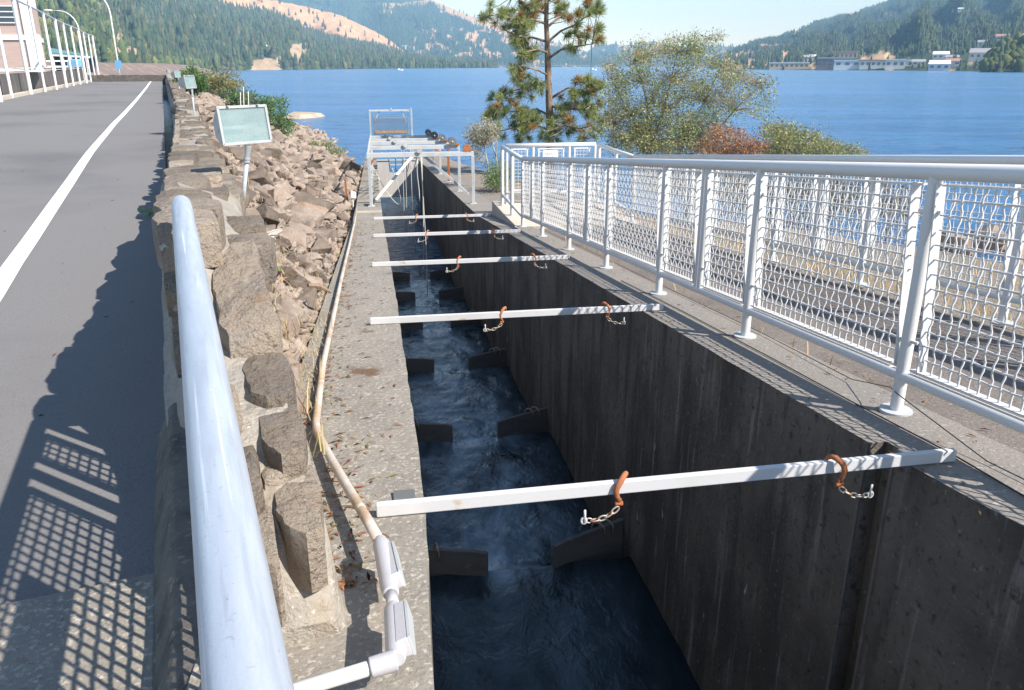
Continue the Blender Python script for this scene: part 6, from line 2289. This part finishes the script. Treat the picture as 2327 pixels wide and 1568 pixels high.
for x, y, wd, hg, wm, rm, lb in [(1916, 139, 42, 12, 'house_tan', 'roof_red', "tan town building with an orange roof above the waterfront"), (1790, 157, 60, 7, 'house_tan', 'roof_white', "long low tan waterfront shed at the left of town"), (1895, 157, 52, 12, 'house_brown', 'roof_grey', "dark brown waterfront warehouse"), (1985, 156.5, 110, 8, 'house_white', 'roof_white', "very long white waterfront building"), (1990, 150, 44, 8, 'house_white', 'roof_red', "building with a pinkish roof behind the long white one"), (2030, 153, 26, 9, 'house_white', 'roof_white', "boxy white building at the right end of the long white one")]:
    p = hill_at(hF, x, y)
    p.z = max(p.z, -3.8)
    p = p * 0.985
    house(lb, p, wd * 0.72, 12, hg * 0.8, wm, rm, flat=True, group="large buildings of the waterfront town")

def boat(label, x, y, ln):
    p = Vector(atz(x, y, RIVER))
    root = thing("motor_boat", label, "boat", tuple(p), "boats far out on the river")
    mb = MB()
    secs = [(-0.5, 0.16, 0.0), (-0.2, 0.18, 0), (0.2, 0.16, 0.02), (0.42, 0.08, 0.06), (0.5, 0.01, 0.1)]
    rows = []
    for t, w_, s_ in secs:
        rows.append([p + Vector((t * ln, -w_ * ln, 0.12 * ln + s_ * ln)), p + Vector((t * ln, -w_ * ln * 0.6, -0.02)), p + Vector((t * ln, w_ * ln * 0.6, -0.02)), p + Vector((t * ln, w_ * ln, 0.12 * ln + s_ * ln)), p + Vector((t * ln, -w_ * ln, 0.12 * ln + s_ * ln))])
    mb.strip(rows)
    mb.add(rows[0][:4], [(0, 1, 2, 3)])
    obj("hull", mb, M['canvas'], root)
    mb = MB()
    mb.box(p + Vector((-0.05 * ln, 0, 0.2 * ln)), (0.3 * ln, 0.22 * ln, 0.16 * ln))
    obj("cabin", mb, M['canvas'], root, bevel=0.1)
boat("small white motor boat left of the pine, far out on the water", 908, 160.5, 7)
boat("small white motor boat seen between the pine and the willow", 1348, 160, 7)

br_ = thing("long_bridge", "long low bridge faint on the horizon behind the pine", "bridge", tuple(at(1230, 152, 2150)))
a, b = Vector(at(1000, 148.6, 2150)), Vector(at(1560, 148.6, 2150))
mb = MB()
mb.bar(a, b, 9, 2.0)
obj("deck", mb, M['bridge'], br_)
mb = MB()
for k in range(40):
    p, q = a.lerp(b, k / 40), a.lerp(b, (k + 1) / 40)
    m_ = p.lerp(q, 0.5) + Vector((0, 0, 5.5))
    mb.bar(p, m_, 0.5, 0.5)
    mb.bar(m_, q, 0.5, 0.5)
    mb.bar(m_, m_ + (b - a) / 40, 0.5, 0.5) if k < 39 else None
obj("truss", mb, M['bridge'], br_)
for k in range(15):
    p = a.lerp(b, (k + 0.5) / 15)
    mb = MB()
    mb.box8([Vector((p.x + x_, p.y + y_, RIVER - 1)) for x_, y_ in ((-2.5, -4), (2.5, -4), (2.5, 4), (-2.5, 4))], [Vector((p.x + x_, p.y + y_, p.z - 1)) for x_, y_ in ((-1.8, -3), (1.8, -3), (1.8, 3), (-1.8, 3))])
    obj("pier", mb, M['conc_pale'], br_)

# =================================================================== HAZE
zmax = 0
for g_, m_, x_ in HILLS.values():
    zmax = max(zmax, float(g_[..., 2].max()))
mb = MB()
mb.box8([(-4800, -400, -7.2), (4800, -400, -7.2), (4800, 7200, -7.2), (-4800, 7200, -7.2)], [(-4800, -400, zmax + 60), (4800, -400, zmax + 60), (4800, 7200, zmax + 60), (-4800, 7200, zmax + 60)])
hm = bpy.data.materials.new("haze_air")
hm.use_nodes = True
t = hm.node_tree
t.nodes.clear()
out_ = t.nodes.new("ShaderNodeOutputMaterial")
pv = t.nodes.new("ShaderNodeVolumePrincipled")
pv.inputs["Color"].default_value = (0.38, 0.68, 1.0, 1)
pv.inputs["Density"].default_value = 0.0002
pv.inputs["Absorption Color"].default_value = (0.30, 0.32, 0.36, 1)
pv.inputs["Anisotropy"].default_value = -0.3
t.links.new(pv.outputs[0], out_.inputs["Volume"])
hz = obj("haze", mb, hm)
hz["kind"] = "stuff"
hz["label"] = "pale blue haze in the distance"
